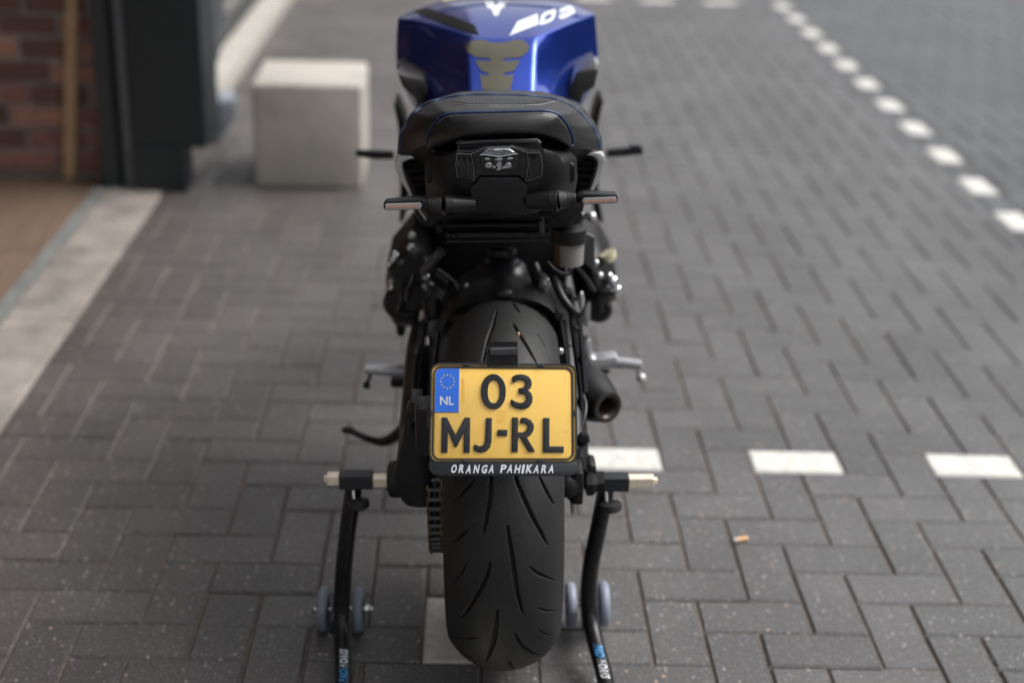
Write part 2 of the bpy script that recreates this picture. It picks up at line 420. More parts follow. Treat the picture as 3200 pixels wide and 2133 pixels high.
# ... and in the motorcycle's own frame (origin on the ground under the rear axle, Y forward)
BLOC = (-0.587133, -0.701921, 0.0); BROT = (0.0, -0.0357504, -0.0068118)
RB = np.array([[0.99933784, 0.0068117, -0.03574199], [-0.00680734, 0.99997680, 0.00024347], [0.03574282, 0.0, 0.99936102]])
CL = np.array([-0.0130916, -2.131209, 1.544325])
def lray(x, y): return RB.T @ wray(x, y)
def B(p, yb): d = lray(*p); return CL + d * ((yb - CL[1]) / d[1])
def BX(p, xb): d = lray(*p); return CL + d * ((xb - CL[0]) / d[0])
def Z1(x, y): return (845.3 + .2813 * x, .2813 * y)
def Z2(x, y): return (845.3 + .2813 * x, 294 + .2813 * y)
def Z3(x, y): return (808.5 + .3127 * x, 661.5 + .3127 * y)
def Z4(x, y): return (698.3 + .3748 * x, 1029 + .3748 * y)
def ZL(x, y): return (845.3 + .2344 * x, 477.8 + .2344 * y)
def ZR(x, y): return (1139.3 + .2344 * x, 477.8 + .2344 * y)
def ZP(x, y): return (970.2 + .1781 * x, 823.2 + .1781 * y)
def slab(mb, pts, zf, yb, depth, mi=0, b=0.0, taper=1.0):
    f = [B(zf(*p), yb) for p in pts]; c = np.mean(f, axis=0)
    g = [c + (p - c) * taper + np.array([0, depth, 0]) for p in f]
    return mb.prism(f, g, mi, b)
def resample(pts, n):
    P = np.array(pts, float); d = np.r_[0, np.cumsum(np.linalg.norm(np.diff(P, axis=0), axis=1))]
    t = np.linspace(0, d[-1], n); return np.stack([np.interp(t, d, P[:, k]) for k in range(P.shape[1])], 1)
def bvh_of(objs):
    vs = []; fs = []
    for o in objs:
        n = len(vs); vs += [v.co.copy() for v in o.data.vertices]; fs += [[i + n for i in p.vertices] for p in o.data.polygons]
    return BVHTree.FromPolygons(vs, fs)
def project_px(px, bvh, off=.0006, orig=None, rayf=None, fallback=None):
    o = Vector(CL if orig is None else orig); d = Vector((rayf or lray)(*px)).normalized()
    h = bvh.ray_cast(o, d)
    if h[0] is None: return fallback
    return h[0] - d * off
def decal(name, outline, bvh, m, parent, off=.0007, holes=(), cuts=5, orig=None, rayf=None, label=None):
    """flat print: outline in photo points laid onto a curved surface"""
    bm = bmesh.new(); es = []
    for loop in [outline] + list(holes):
        vs = [bm.verts.new((x, y, 0)) for x, y in loop]
        es += [bm.edges.new((vs[i], vs[(i + 1) % len(vs)])) for i in range(len(vs))]
    bmesh.ops.triangle_fill(bm, use_beauty=True, use_dissolve=False, edges=es)
    for _ in range(cuts):
        L = [e for e in bm.edges if e.calc_length() > 9]
        if not L: break
        bmesh.ops.subdivide_edges(bm, edges=L, cuts=1); bmesh.ops.triangulate(bm, faces=bm.faces)
    bm.verts.ensure_lookup_table(); vs = []; last = None; ok = []
    for v in bm.verts:
        q = project_px((v.co.x, v.co.y), bvh, off, orig, rayf)
        ok.append(q is not None); vs.append(q if q is not None else Vector((0, 0, 0)))
    fs = [[v.index for v in f.verts] for f in bm.faces if all(ok[v.index] for v in f.verts)]
    bm.free()
    return MB().add(vs, fs).build(name, m, parent, smooth=60, label=label)
def text_polys(s, shear=0.0, offset=0.0, spacing=1.0):
    cu = bpy.data.curves.new('lettering', 'FONT'); cu.body = s; cu.size = 1; cu.shear = shear; cu.offset = offset; cu.space_character = spacing
    cu.resolution_u = 3
    o = bpy.data.objects.new('lettering', cu); COL.objects.link(o)
    dg = bpy.context.evaluated_depsgraph_get(); me = bpy.data.meshes.new_from_object(o.evaluated_get(dg))
    V = np.array([v.co[:] for v in me.vertices]); Fc = [tuple(p.vertices) for p in me.polygons]
    bpy.data.objects.remove(o); bpy.data.curves.remove(cu); bpy.data.meshes.remove(me)
    V[:, 0] -= V[:, 0].min(); V[:, 1] -= V[:, 1].min()
    return V[:, :2] / np.array([V[:, 0].max(), V[:, 1].max()]), Fc

# ================================================================ GROUND
far = MB().box((10, 15, -.30), (160, 160, .3)).build('ground', m_ground); tag(far, kind='structure')
P = 0.105
bed = MB().box((3.3, 4.6, -.0452), (10.0922, 16.8, .08)).build('pavement', m_asphalt); tag(bed, kind='structure')
XL, XD = -1.746, (12.18 - .5) * P
def paver_proto(lx, ly, name, h=.05, b=.0045):
    """chamfered block, top at z=0"""
    X, Y = lx / 2 - .0013, ly / 2 - .0016
    vs = [(-X, -Y, -h), (X, -Y, -h), (X, Y, -h), (-X, Y, -h), (-X, -Y, -b), (X, -Y, -b), (X, Y, -b), (-X, Y, -b),
          (-X + b, -Y + b, 0), (X - b, -Y + b, 0), (X - b, Y - b, 0), (-X + b, Y - b, 0)]
    fs = [(8, 9, 10, 11)] + [(a, (a + 1) % 4, 4 + (a + 1) % 4, 4 + a) for a in range(4)] + [(4 + a, 4 + (a + 1) % 4, 8 + (a + 1) % 4, 8 + a) for a in range(4)]
    return vs, fs
stones = []          # (x0,x1,y0,y1,white)
def clip_add(x0, x1, y0, y1, white=False, lo=-1e9, hi=1e9):
    x0, x1 = max(x0, lo), min(x1, hi)
    if x1 - x0 > .02: stones.append((x0, x1, y0, y1, white))
for a in range(-18, 68):
    for b in range(-32, 118):
        c = (a + b) % 4
        if c == 0: r = (a, a + 2, b, b + 1)
        elif c == 2: r = (a, a + 1, b, b + 2)
        else: continue
        x0, x1, y0, y1 = [q * P for q in r]
        wht = (b == 0 and c == 0 and a in (-4, 0, 4, 8)) or (a == -7 and b == -7 and c == 2) or (a == -7 and b == -11 and c == 2)
        if x0 < XD: clip_add(x0, x1, y0, y1, wht, XL, XD)
        if x1 > XD + P: clip_add(x0, x1, y0, y1, False, XD + P, 1e9)
for k in range(-10, 24):
    y = (22 + 4 * k) * P
    stones.append((XD, XD + P, y - P, y + P, -8 <= k <= 9))
    stones.append((XD, XD + P, y + P, y + 3 * P, False))
stones.append((3.7 * P, 5.7 * P, 58.2 * P, 59.2 * P, 'lay')); stones.append((7.5 * P, 9.5 * P, 58.2 * P, 59.2 * P, 'lay')); stones.append((-.1 * P, 1.9 * P, 58.2 * P, 59.2 * P, 'lay'))
def vis(s):
    c = np.array([(s[0] + s[1]) / 2, (s[2] + s[3]) / 2, 0]) - CC
    z = c @ RC[:, 2]
    if z < .1: return None
    px = 1176 + F * (c @ RC[:, 0]) / z; py = 784 - F * (c @ RC[:, 1]) / z
    if px < -60 or px > 2410 or py < -25 or py > 1640: return None
    return z
dark = [(vis(s), s) for s in stones if s[4] is False]
near = sorted([d for d in dark if d[0] is not None], key=lambda d: d[0])[:296]
nearset = set(d[1] for d in near)
cache = {}
def place(s, name, m, extra=0.0):
    lx, ly = round(s[1] - s[0], 4), round(s[3] - s[2], 4)
    if (lx, ly, m.name) not in cache:
        vs, fs = paver_proto(lx, ly, name)
        me = bpy.data.meshes.new(name); me.from_pydata(vs, [], fs); me.materials.append(m); cache[(lx, ly, m.name)] = me
    o = bpy.data.objects.new(name, cache[(lx, ly, m.name)]); COL.objects.link(o); o.parent = bed
    o.location = ((s[0] + s[1]) / 2, (s[2] + s[3]) / 2, random.uniform(-.0012, .0012) + extra)
    o.rotation_euler = (random.gauss(0, .004), random.gauss(0, .004), random.gauss(0, .006))
    return o
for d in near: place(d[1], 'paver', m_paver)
for s in stones:
    if s[4] is True: place(s, 'white_paver', m_whitepav)
    elif s[4] == 'lay': place(s, 'white_paver', m_whitepav, .004)
vs = []; fs = []; tone = []
for s in stones:
    if s[4] is not False or s in nearset: continue
    v, f = paver_proto(s[1] - s[0], s[3] - s[2], 'x'); n = len(vs)
    cx, cy, dz = (s[0] + s[1]) / 2, (s[2] + s[3]) / 2, random.uniform(-.0012, .0012); ta, tb = random.gauss(0, .004), random.gauss(0, .004)
    vs += [(a + cx, b + cy, c + dz + ta * a + tb * b) for a, b, c in v]; fs += [tuple(i + n for i in q) for q in f]; tone += [random.random()] * 12
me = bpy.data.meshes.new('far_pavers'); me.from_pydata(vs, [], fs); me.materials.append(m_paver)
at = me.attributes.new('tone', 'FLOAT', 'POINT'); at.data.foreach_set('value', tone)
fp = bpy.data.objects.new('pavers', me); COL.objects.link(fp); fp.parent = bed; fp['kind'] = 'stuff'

# threshold, rail, interior floor
tho = MB().box((-1.8445, -.62, -.05), (.195, 5.2, .05)).build('threshold', m_frameB)
tho['kind'] = 'structure'
yy = -3.2
while yy < 1.9:
    MB().box(((-1.943 + XL) / 2 - .001, yy + .5, -.011), (.193, .994, .028), b=.004).build('threshold_slab', m_thresh, tho); yy += 1.0
# keep within the door opening
rl = MB().box((-1.9665, -.62, -.004), (.040, 5.2, .022), b=.002)
for dx in (-.012, .012): rl.box((-1.9665 + dx, -.62, .010), (.006, 5.2, .008), b=.001)
ro = rl.build('door_rail', m_alurail); tag(ro, 'flat aluminium door rail set between the brown floor and stone threshold', 'door rail')
fl = MB().box((-3.5, -.2, -.045), (3.0, 5.0, .05)).build('floor', m_frameB); tag(fl, kind='structure')
for i in range(4):
    for j in range(6):
        x0 = -1.99 - .6 * (i + 1) ; y0 = 2.13 - .8 * (j + 1)
        o = MB().box((x0 + .3, y0 + .4, -.012), (.594, .794, .024), b=.0015).build('floor_board', m_floor, fl)

# brick wall inside the door
bw = empty('brick_wall', (-2.0, 2.13, 0)); tag(bw, 'old red and brown brick wall with pale mortar behind the wooden batten', 'wall')
MB().box((-1.1, .17, 1.4), (2.3, .3, 2.9)).build('mortar', m_mortar, bw)
bc = {}
H = .081
for r in range(34):
    z = .012 + H * (r + .5); x = -2.3 + (0, .11, .05, .14)[r % 4]; first = True; k = 0
    while x < .0:
        L = .105 if (r % 3 == 0 and k % 3 == 1) else .215
        x1 = min(x + L, .03); k += 1
        if x1 - x > .03:
            key = (round(x1 - x, 3))
            if key not in bc:
                mb = MB().box((0, 0, 0), (key - .014, .06, H - .017), b=.005); o = mb.build('brick', m_brick, bw); bc[key] = o.data
            else:
                o = bpy.data.objects.new('brick', bc[key]); COL.objects.link(o); o.parent = bw
            o.location = ((x + x1) / 2, .037 + random.uniform(-.004, .004), z + random.uniform(-.002, .002)); o.rotation_euler = (0, random.gauss(0, .008), random.gauss(0, .01))
        x = x1
        if len(bw.children) > 280: break
    if len(bw.children) > 280: break

# leaning wooden batten
a0, a1 = wz(160, 408), wy(165, 0, 2.115); d = (a1 - a0) / (a1 - a0)[2]
st = MB(); e = a0 + d * 1.9
st.prism([a0 + np.array(q) for q in ((-.021, -.012, 0), (.021, -.012, 0), (.021, .012, 0), (-.021, .012, 0))], [e + np.array(q) for q in ((-.021, -.012, 0), (.021, -.012, 0), (.021, .012, 0), (-.021, .012, 0))], b=.002)
tag(st.build('wooden_batten', m_wood), 'thin pale wooden batten standing against the brick wall', 'batten')

# door frame and black column
df = empty('door_frame', (-1.9, 2.05, 0)); tag(df, 'grey blue steel door frame between the brick wall and the black column', 'door frame')
def wb(x0, x1, y0, y1, z0, z1, name, m, par, b=.003):
    l = par.location if par else (0, 0, 0)
    return MB().box(((x0 + x1) / 2 - l[0], (y0 + y1) / 2 - l[1], (z0 + z1) / 2 - l[2]), (x1 - x0, y1 - y0, z1 - z0), b=b).build(name, m, par)
wb(-1.963, -1.905, 2.00, 2.13, .0, 2.6, 'frame_profile', m_frameA, df)
wb(-1.903, -1.877, 2.02, 2.12, .0, 2.6, 'seal', m_frameB, df)
wb(-1.875, -1.848, 1.975, 2.1, .012, 2.6, 'frame_strip', m_strip, df)
co = MB()
co.box((-1.7535, 2.03, .08), (.185, .13, .16), b=.003); co.box((-1.715, 2.11, 1.42), (.258, .27, 2.52), b=.004)
tag(co.build('steel_column', m_column), 'black painted steel column beside the doorway, narrower at its foot', 'column')

# shop front beyond the column
sf = empty('shop_front', (-1.9, 2.3, 0)); tag(sf, 'dark glazed shop front with grey mullions running away behind the column', 'shop front')
wb(-1.76, -1.60, 2.30, 2.42, .40, 2.6, 'mullion', m_mull, sf)
wb(-1.80, -1.62, 2.425, 2.50, .36, 2.6, 'mullion', m_frameB, sf)
for i in range(8):
    y0 = 2.55 + i * 1.6
    wb(-1.92, -1.905, y0 + .06, y0 + 1.54, .16, 2.5, 'pane', m_glass, sf, 0)
    wb(-1.95, -1.885, y0 - .055, y0 + .055, .09, 2.6, 'mullion', m_mull, sf)
    wb(-1.945, -1.888, y0 + .06, y0 + 1.54, .09, .155, 'sill', m_facade, sf)
wb(-1.95, -1.88, 2.45, 15.2, 2.52, 2.6, 'head_rail', m_facade, sf)
pl = empty('plinth', (-1.816, 3.05, 0))
for i in range(9): MB().box((0, 1.4 * i + .7, .035), (.118, 1.394, .11), b=.006).build('plinth_block', m_plinth, pl)
tag(pl, 'pale concrete plinth strip along the foot of the glazed shop front', 'plinth')
# wall over the doorway, roof of the shop
ub = empty('building', (-2.4, 4, 2.6)); tag(ub, 'upper storey of the shop building above the doorway and glazing', 'building')
wb(-2.6, -1.95, -3.4, 15.2, 2.62, 5.2, 'wall', m_facebrick, ub)
wb(-6.5, -2.62, -3.4, 15.2, 2.62, 2.75, 'ceiling', m_shopwall, ub)
wb(-6.6, -6.5, -3.4, 15.2, 0, 2.6, 'back_wall', m_shopwall, ub)
wb(-6.5, -1.96, -3.5, -3.4, 0, 2.6, 'end_wall', m_shopwall, ub)

m_house = mat('house wall far', (.055, .06, .06), .8, var=(3, .25))
m_roof = mat('dark roof', (.04, .04, .045), .7)
def added_house(x0, x1, y0, y1, h, lab):  # unseen buildings added to give the glossy paint something dark to reflect
    l = ((x0 + x1) / 2, (y0 + y1) / 2, 0); o = empty('added_house', l); tag(o, lab, 'added_house')
    MB().box((0, 0, h / 2), (x1 - x0, y1 - y0, h)).build('wall', m_house, o)
    MB().box((0, 0, h + .15), (x1 - x0 + .6, y1 - y0 + .6, .3)).build('roof', m_roof, o)
    n = int(max(x1 - x0, y1 - y0) / 3)
    for k in range(n):
        for z in (1.6, 4.4):
            if y1 - y0 > x1 - x0: c, d = (x0 - l[0] - .03, y0 - l[1] + 1.5 + 3 * k, z), (.08, 1.5, 1.5)
            else: c, d = (x0 - l[0] + 1.5 + 3 * k, y1 - l[1] + .03, z), (1.5, .08, 1.5)
            MB().box(c, d).build('window', m_glass, o)
added_house(13, 21, -14, 30, 6.2, 'long unseen brick terrace added on the right for reflections in the tank')
added_house(-14, 10, -36, -28, 6.2, 'unseen brick houses added behind the viewer for reflections in the tank')
# blue grey thing at the foot of the mullion
q = [wy(*p, 2.62) for p in ((474, 262), (500, 232), (545, 226), (543, 270), (512, 318), (480, 330), (472, 300))]
mb = MB().prism(q, [p + np.array([-.05, .16, 0]) for p in q], b=.01)
tag(mb.build('plastic_panel', m_bluething, smooth=40), 'small blue grey plastic panel leaning at the foot of the shop front', 'panel')
s0, s1 = wz(466, 430), wz(505, 386)
tag(MB().tube([s0 + np.array([0, 0, .004]), s1 + np.array([0, 0, .004])], .012, n=8, flat=.3).build('floor_strip', m_alurail), 'short thin metal strip lying beside the column foot', 'strip')

# concrete block
cb = MB()
bx = bmesh.new(); bmesh.ops.create_cube(bx, size=1); bmesh.ops.scale(bx, vec=(.388, .385, .378), verts=bx.verts)
bmesh.ops.bevel(bx, geom=bx.edges[:], offset=.014, segments=3, profile=.5, affect='EDGES')
cb.bm(bx); cbo = cb.build('concrete_block', m_concrete, smooth=50)
cbo.location = (-1.246, 2.247, .190); cbo.rotation_euler = (0, 0, radians(1.5)); tag(cbo, 'pale square concrete block standing on the pavement beside the shop front', 'block')

# cigarette end
c0, c1 = wz(1684, 1246), wz(1716, 1241)
ce = empty('cigarette_end', tuple(c0)); tag(ce, 'orange tipped cigarette end lying on the grey pavers', 'cigarette end')
dd = c1 - c0; up = np.array([0, 0, .0062]); c0l = np.zeros(3)
MB().tube([up + dd * .28, up + dd], .0045, n=12).build('filter', m_buttp, ce, smooth=50)
MB().tube([up + dd * .02, up + dd * .277], .0042, n=12).build('paper', m_buttw, ce, smooth=50)

# ================================================================ MOTORCYCLE
bike = empty('motorcycle', BLOC, BROT)
tag(bike, 'blue and black naked motorcycle seen from behind, raised on a black rear stand', 'motorcycle')
ident = lambda x, y: (x, y)
WR, WZ, CR, HW = .315, .35, .1053, .0925
# ---- rear tyre with real grooves
def rprof(x): return WR - CR + sqrt(max(CR * CR - min(x * x, .0085), 1e-6))
def hit_tyre(px):
    d = lray(*px); d = d / np.linalg.norm(d); g = lambda t: (lambda q: sqrt(q[1] ** 2 + (q[2] - WZ) ** 2) - rprof(q[0]))(CL + d * t)
    t = 1.7; step = .004
    while t < 2.9 and g(t) > 0: t += step
    if t >= 2.9: return None
    lo, hi = t - step, t
    for _ in range(20):
        m_ = (lo + hi) / 2
        if g(m_) > 0: lo = m_
        else: hi = m_
    q = CL + d * hi
    return CR * math.asin(max(-1, min(1, q[0] / CR))), math.atan2(-q[1], q[2] - WZ) * WR
G4 = [([(1148, 120), (1145, 175), (1140, 300), (1120, 420), (1095, 528)], 22), ([(1290, 120), (1300, 190), (1340, 290), (1400, 420), (1450, 510), (1492, 592)], 24),
      ([(1045, 190), (990, 250), (915, 328)], 15), ([(1436, 160), (1490, 270), (1534, 347)], 17), ([(1008, 500), (960, 540), (905, 580)], 12),
      ([(1248, 478), (1265, 600), (1285, 730), (1305, 870), (1325, 950), (1343, 1014)], 25), ([(1002, 688), (965, 760), (915, 827)], 11),
      ([(1143, 695), (1115, 800), (1060, 900), (1010, 980), (965, 1032)], 22), ([(1378, 724), (1440, 770), (1537, 810)], 14), ([(1430, 975), (1480, 995), (1542, 995)], 11),
      ([(1188, 990), (1175, 1120), (1155, 1210), (1116, 1308)], 24), ([(1295, 1135), (1330, 1200), (1400, 1255), (1480, 1265)], 24), ([(1434, 1102), (1470, 1135), (1522, 1147)], 11),
      ([(925, 1155), (1000, 1163), (1069, 1156)], 13), ([(940, 1232), (990, 1265), (1035, 1276)], 11), ([(1256, 1304), (1275, 1340), (1302, 1366)], 18), ([(1112, 1358), (1140, 1360), (1160, 1358)], 9)]
G3 = [([(1062, 163), (1035, 270), (1000, 370), (975, 470), (955, 542)], 26), ([(1180, 255), (1225, 330), (1280, 420), (1362, 558)], 28), ([(1168, 93), (1200, 135), (1232, 182)], 20),
      ([(1345, 308), (1400, 390), (1453, 482)], 13), ([(1330, 205), (1390, 260), (1440, 320)], 8), ([(915, 310), (840, 380), (750, 480)], 8), ([(1362, 558), (1400, 640)], 22)]
segs = []
for zf, sc_, GL in ((Z4, .3748, G4), (Z3, .3127, G3)):
    for pts, wd in GL:
        C = [Vector((x, y, 0)) for x, y in pts]; C = catmull(C, 4) if len(C) > 2 else C
        U = [hit_tyre(zf(c.x, c.y)) for c in C]; U = [u for u in U if u]
        U = np.array(U); n = len(U); wm = wd * sc_ * .00066 * .95
        for i in range(n - 1):
            tt = [(i / (n - 1)), ((i + 1) / (n - 1))]
            wv = [wm * max(.12, (sin(pi * min(1, max(0, t * .9 + .06))) ** .55)) for t in tt]
            segs.append((U[i], U[i + 1], wv[0], wv[1]))
cols = list(np.linspace(-1, 1, 150)); amax = math.asin(HW / CR)
fine = np.arange(-radians(32), radians(152), .0015 / WR); coarse = np.arange(radians(152), 2 * pi - radians(32), radians(3.5))
phis = np.r_[fine, coarse]
sa = np.array(cols) * amax * CR
SS, TT = np.meshgrid(sa, phis * WR)
dep = np.zeros_like(SS); tone_ = None
for A_, B_, w0, w1 in segs:
    mn = np.minimum(A_, B_) - .008; mxx = np.maximum(A_, B_) + .008
    r0, r1 = np.searchsorted(phis[:len(fine)] * WR, [mn[1], mxx[1]]); c0_, c1_ = np.searchsorted(sa, [mn[0], mxx[0]])
    if r1 <= r0 or c1_ <= c0_: continue
    S_ = SS[r0:r1, c0_:c1_]; T_ = TT[r0:r1, c0_:c1_]; D = B_ - A_; L2 = D @ D + 1e-12
    k = np.clip(((S_ - A_[0]) * D[0] + (T_ - A_[1]) * D[1]) / L2, 0, 1)
    ds = np.hypot(S_ - A_[0] - k * D[0], T_ - A_[1] - k * D[1]); wloc = (w0 + (w1 - w0) * k) / 2
    q = np.clip((wloc + .0006 - ds) / .0016, 0, 1); q = q * q * (3 - 2 * q)
    dep[r0:r1, c0_:c1_] = np.maximum(dep[r0:r1, c0_:c1_], q * np.clip(wloc / .002, .25, 1))
prof = [(-.066, .214), (-.078, .222), (-.0935, .240), (-.0945, .25)] 
rows = []
al = np.array(cols) * amax
for i, ph in enumerate(phis):
    r = WR - CR * (1 - np.cos(al)); x = CR * np.sin(al); dd_ = dep[i] * .0075
    r = r - dd_ * np.cos(al); x = x - dd_ * np.sin(al)
    X = np.r_[[p[0] for p in prof], x, [-p[0] for p in prof[::-1]]]; R_ = np.r_[[p[1] for p in prof], r, [p[1] for p in prof[::-1]]]
    rows.append(np.stack([X, -R_ * sin(ph), WZ + R_ * cos(ph)], 1))
rows.append(rows[0])
wheel = MB()
wheel.lathe((-.075, 0, WZ), (1, 0, 0), [(0, .190), (0, .218), (.008, .222), (.012, .205), (.04, .198), (.075, .196), (.11, .198), (.138, .205), (.142, .222), (.15, .218), (.15, .190), (.075, .182), (0, .190)], n=64, cap=False)
wheel.lathe((-.09, 0, WZ), (1, 0, 0), [(0, .045), (.18, .045)], n=24)
for k in range(5):
    a = 2 * pi * k / 5 + .3; u = Vector((0, cos(a), sin(a))); s_ = Vector((0, -sin(a), cos(a)))
    for sg in (-1, 1):
        wheel.tube([Vector((0, 0, WZ)) + u * .03 + s_ * .012 * sg, Vector((0, 0, WZ)) + u * .19 + s_ * .035 * sg], [.016, .011], n=8)
wo_ = wheel.build('rear_wheel', m_satin, bike, smooth=40)
tyre = MB().grid(rows).build('tyre', m_tyre, wo_, smooth=70)

# ---- sprocket and chain
CX, SR = -.1125, .112
sp = MB().lathe((CX - .003, 0, WZ), (1, 0, 0), [(0, .055), (0, SR - .006), (.006, SR - .006), (.006, .055)], n=44, cap=False)
for k in range(43):
    a = 2 * pi * k / 43; sp.box((CX, (SR - .004) * cos(a), WZ + (SR - .004) * sin(a)), (.005, .012, .006), rot=Matrix.Rotation(a, 3, 'X'))
sp.lathe((CX - .01, 0, WZ), (1, 0, 0), [(0, .075), (.035, .075)], n=24)
sp.build('sprocket', m_engine, wo_, smooth=40)
pitch = .0159; path = []
n_arc = int(pi * SR / pitch); fy, fz, fr = .56, .42, .038
ch = MB(); links = []
arc = [(-SR * sin(t), WZ + SR * cos(t)) for t in np.linspace(0, pi, n_arc + 1)]
top_run = [(y, WZ + SR + (fz + fr - WZ - SR) * y / fy) for y in np.arange(pitch, fy, pitch)]
bot_run = [(y, WZ - SR + (fz - fr - WZ + SR) * y / fy - .01 * sin(pi * y / fy)) for y in np.arange(pitch, fy, pitch)]
pts = top_run[::-1] + arc + bot_run
for (y, z) in pts: ch.lathe((CX - .0085, y, z), (1, 0, 0), [(0, .0052), (.017, .0052)], n=8)
cho = ch.build('chain', m_chainroll, bike, smooth=40)
def link_mesh(outer):
    mb = MB(); off = .0105 if outer else .0078
    for sg in (-1, 1):
        out = []
        for cxx in (0, pitch):
            for k in range(7):
                a = (pi / 2 + pi * k / 6) if cxx == 0 else (-pi / 2 + pi * k / 6)
                out.append((cxx + .0072 * cos(a), .0072 * sin(a)))
        f = [(sg * off, y, z) for y, z in out]; g = [(sg * (off + .0022), y, z) for y, z in out]
        mb.prism(f, g)
    return mb
LM = []
for outer in (True, False):
    o = link_mesh(outer).build('chain_link', m_chain, cho); LM.append(o.data); bpy.data.objects.remove(o)
for i in range(len(pts) - 1):
    (y0, z0), (y1, z1) = pts[i], pts[i + 1]
    o = bpy.data.objects.new('chain_link', LM[i % 2]); COL.objects.link(o); o.parent = cho
    o.location = (CX, y0, z0); o.rotation_euler = (math.atan2(z1 - z0, y1 - y0), 0, 0)

# ---- swingarm
sw = MB()
L_ = [B((962, 1100), -.03), B((955, 1010), .06), B((960, 900), .16), B((972, 780), .26), B((1000, 700), .42)]
sw.tube(L_, [.030, .030, .028, .028, .03], n=12, smooth=4, flat=1.5)
R_ = [B((1318, 1100), -.03), B((1316, 1000), .06), B((1308, 900), .14), B((1300, 780), .25), B((1285, 700), .40)]
sw.tube(R_, [.026, .026, .025, .026, .03], n=12, smooth=4, flat=1.5)
sw.tube([B((1000, 690), .43), B((1285, 690), .43)], .04, n=12)
swo = sw.build('swingarm', m_dark, bike, smooth=45)
# thin pipes and lines beside the right arm
for pts_, r_ in (([(1296, 760), (1306, 850), (1318, 940), (1322, 1060)], .005), ([(1310, 700), (1322, 800), (1334, 900), (1340, 1000)], .006), ([(1330, 730), (1338, 820), (1344, 900)], .005),
                 ([(1004, 760), (994, 860), (984, 960)], .006), ([(1286, 720), (1298, 800), (1308, 880)], .004)):
    MB().tube([B(p, .06 + .03 * i) for i, p in enumerate(pts_[::-1])], r_, n=8, smooth=4).build('brake_line', m_gloss, bike, smooth=50)
# left end: big black axle carrier, block of the plate bracket
mb = MB(); slab(mb, [(345, 1190), (400, 1120), (520, 1100), (575, 1180), (590, 1560), (600, 1620), (500, 1624), (405, 1616), (352, 1560), (310, 1380)], Z3, -.105, .09, b=.008)
mb.build('axle_carrier', m_plastic, bike, smooth=40, label='large black left end of the swingarm')
mb = MB(); slab(mb, [(425, 845), (432, 835), (508, 838), (512, 980), (505, 1168), (495, 1180), (385, 1165), (372, 1120), (392, 935), (428, 900)], Z3, -.15, .05, b=.004)
mb.box(tuple(B(Z3(545, 1010), -.19)), (.032, .05, .085), b=.008)
for dx in (-6, 6): mb.tube([B(Z3(468 + dx, 850), -.152), B(Z3(462 + dx, 985), -.152)], .0012, n=6)
mb.tube([B(Z3(505, 978), -.155), B(Z3(455, 965), -.155), B(Z3(430, 995), -.155), B(Z3(440, 1045), -.155)], .003, n=8, smooth=4)
brk = mb.build('plate_bracket', m_satin, bike, smooth=40)
MB().lathe(B(Z3(330, 1400), -.05), (-1, 0, 0), [(-.02, .030), (.0, .032), (.012, .030), (.016, .02)], n=20).build('spool', m_plastic, bike, smooth=40)
# right end: adjuster block, nut, caliper
mb = MB(); slab(mb, [(1592, 165), (1640, 150), (1712, 150), (1715, 280), (1705, 335), (1640, 348), (1625, 325), (1600, 300)], Z4, -.09, .07, b=.004)
slab(mb, [(1652, 60), (1710, 50), (1722, 150), (1660, 160)], Z4, -.04, .06, b=.004)
mb.lathe(B(Z4(1618, 235), -.10), (0, -1, .1), [(0, .018), (.01, .016), (.014, .008)], n=18)
mb.box(tuple(B(Z4(1678, 240), -.095)), (.017, .012, .06), b=.003)
mb.build('axle_carrier', m_satin, bike, smooth=40, label='smaller right end of the swingarm with the axle nut')
mb = MB(); slab(mb, [(1722, 120), (1755, 95), (1790, 110), (1795, 160), (1770, 200), (1760, 285), (1722, 280)], Z4, -.03, .04, b=.004)
mb.lathe(B(Z4(1765, 200), -.02), (1, 0, 0), [(-.01, .026), (.0, .026), (.008, .018), (.02, .018)], n=6)
mb.build('axle_nut', m_plastic, bike, smooth=40)
MB().lathe((.118, 0, WZ), (1, 0, 0), [(0, .03), (0, .055), (.004, .055), (.004, .03)], n=48, cap=False).build('brake_disc', m_alu, bike, smooth=40)

# ---- hugger over the tyre
hug = MB()
top = [(560, 1568), (600, 1470), (690, 1370), (800, 1285), (950, 1240), (1100, 1212), (1260, 1240), (1400, 1272), (1470, 1300), (1540, 1380), (1610, 1470), (1640, 1568)]
bot = [(640, 1568), (690, 1500), (760, 1450), (860, 1410), (960, 1390), (1050, 1378), (1150, 1378), (1280, 1390), (1390, 1420), (1480, 1470), (1530, 1520), (1560, 1568)]
tr_ = resample(top, 30); br_ = resample(bot, 30)
g0 = [B(Z2(*p), .19) for p in tr_]; g1 = [B(Z2(*p), .10) for p in br_]
g2 = [np.array(p) + (0, .03, -.012) for p in g1]; g3 = [np.array(p) + (0, .12, -.02) for p in g0]
hug.grid([g3, g0, [(a * .5 + b * .5 + np.array([0, -.012, .006])) for a, b in zip(g0, g1)], g1, g2])
hug.ball(B(Z2(1100, 1355), .11), .011, sc=(1.8, 1, 1))
hug.build('rear_hugger', m_plastic, bike, smooth=50)
MB().ball(B(Z2(1450, 1262), .17), .010).ball(B(Z2(805, 1282), .17), .004).build_each('hugger_bolt', m_silver, bike, smooth=60)

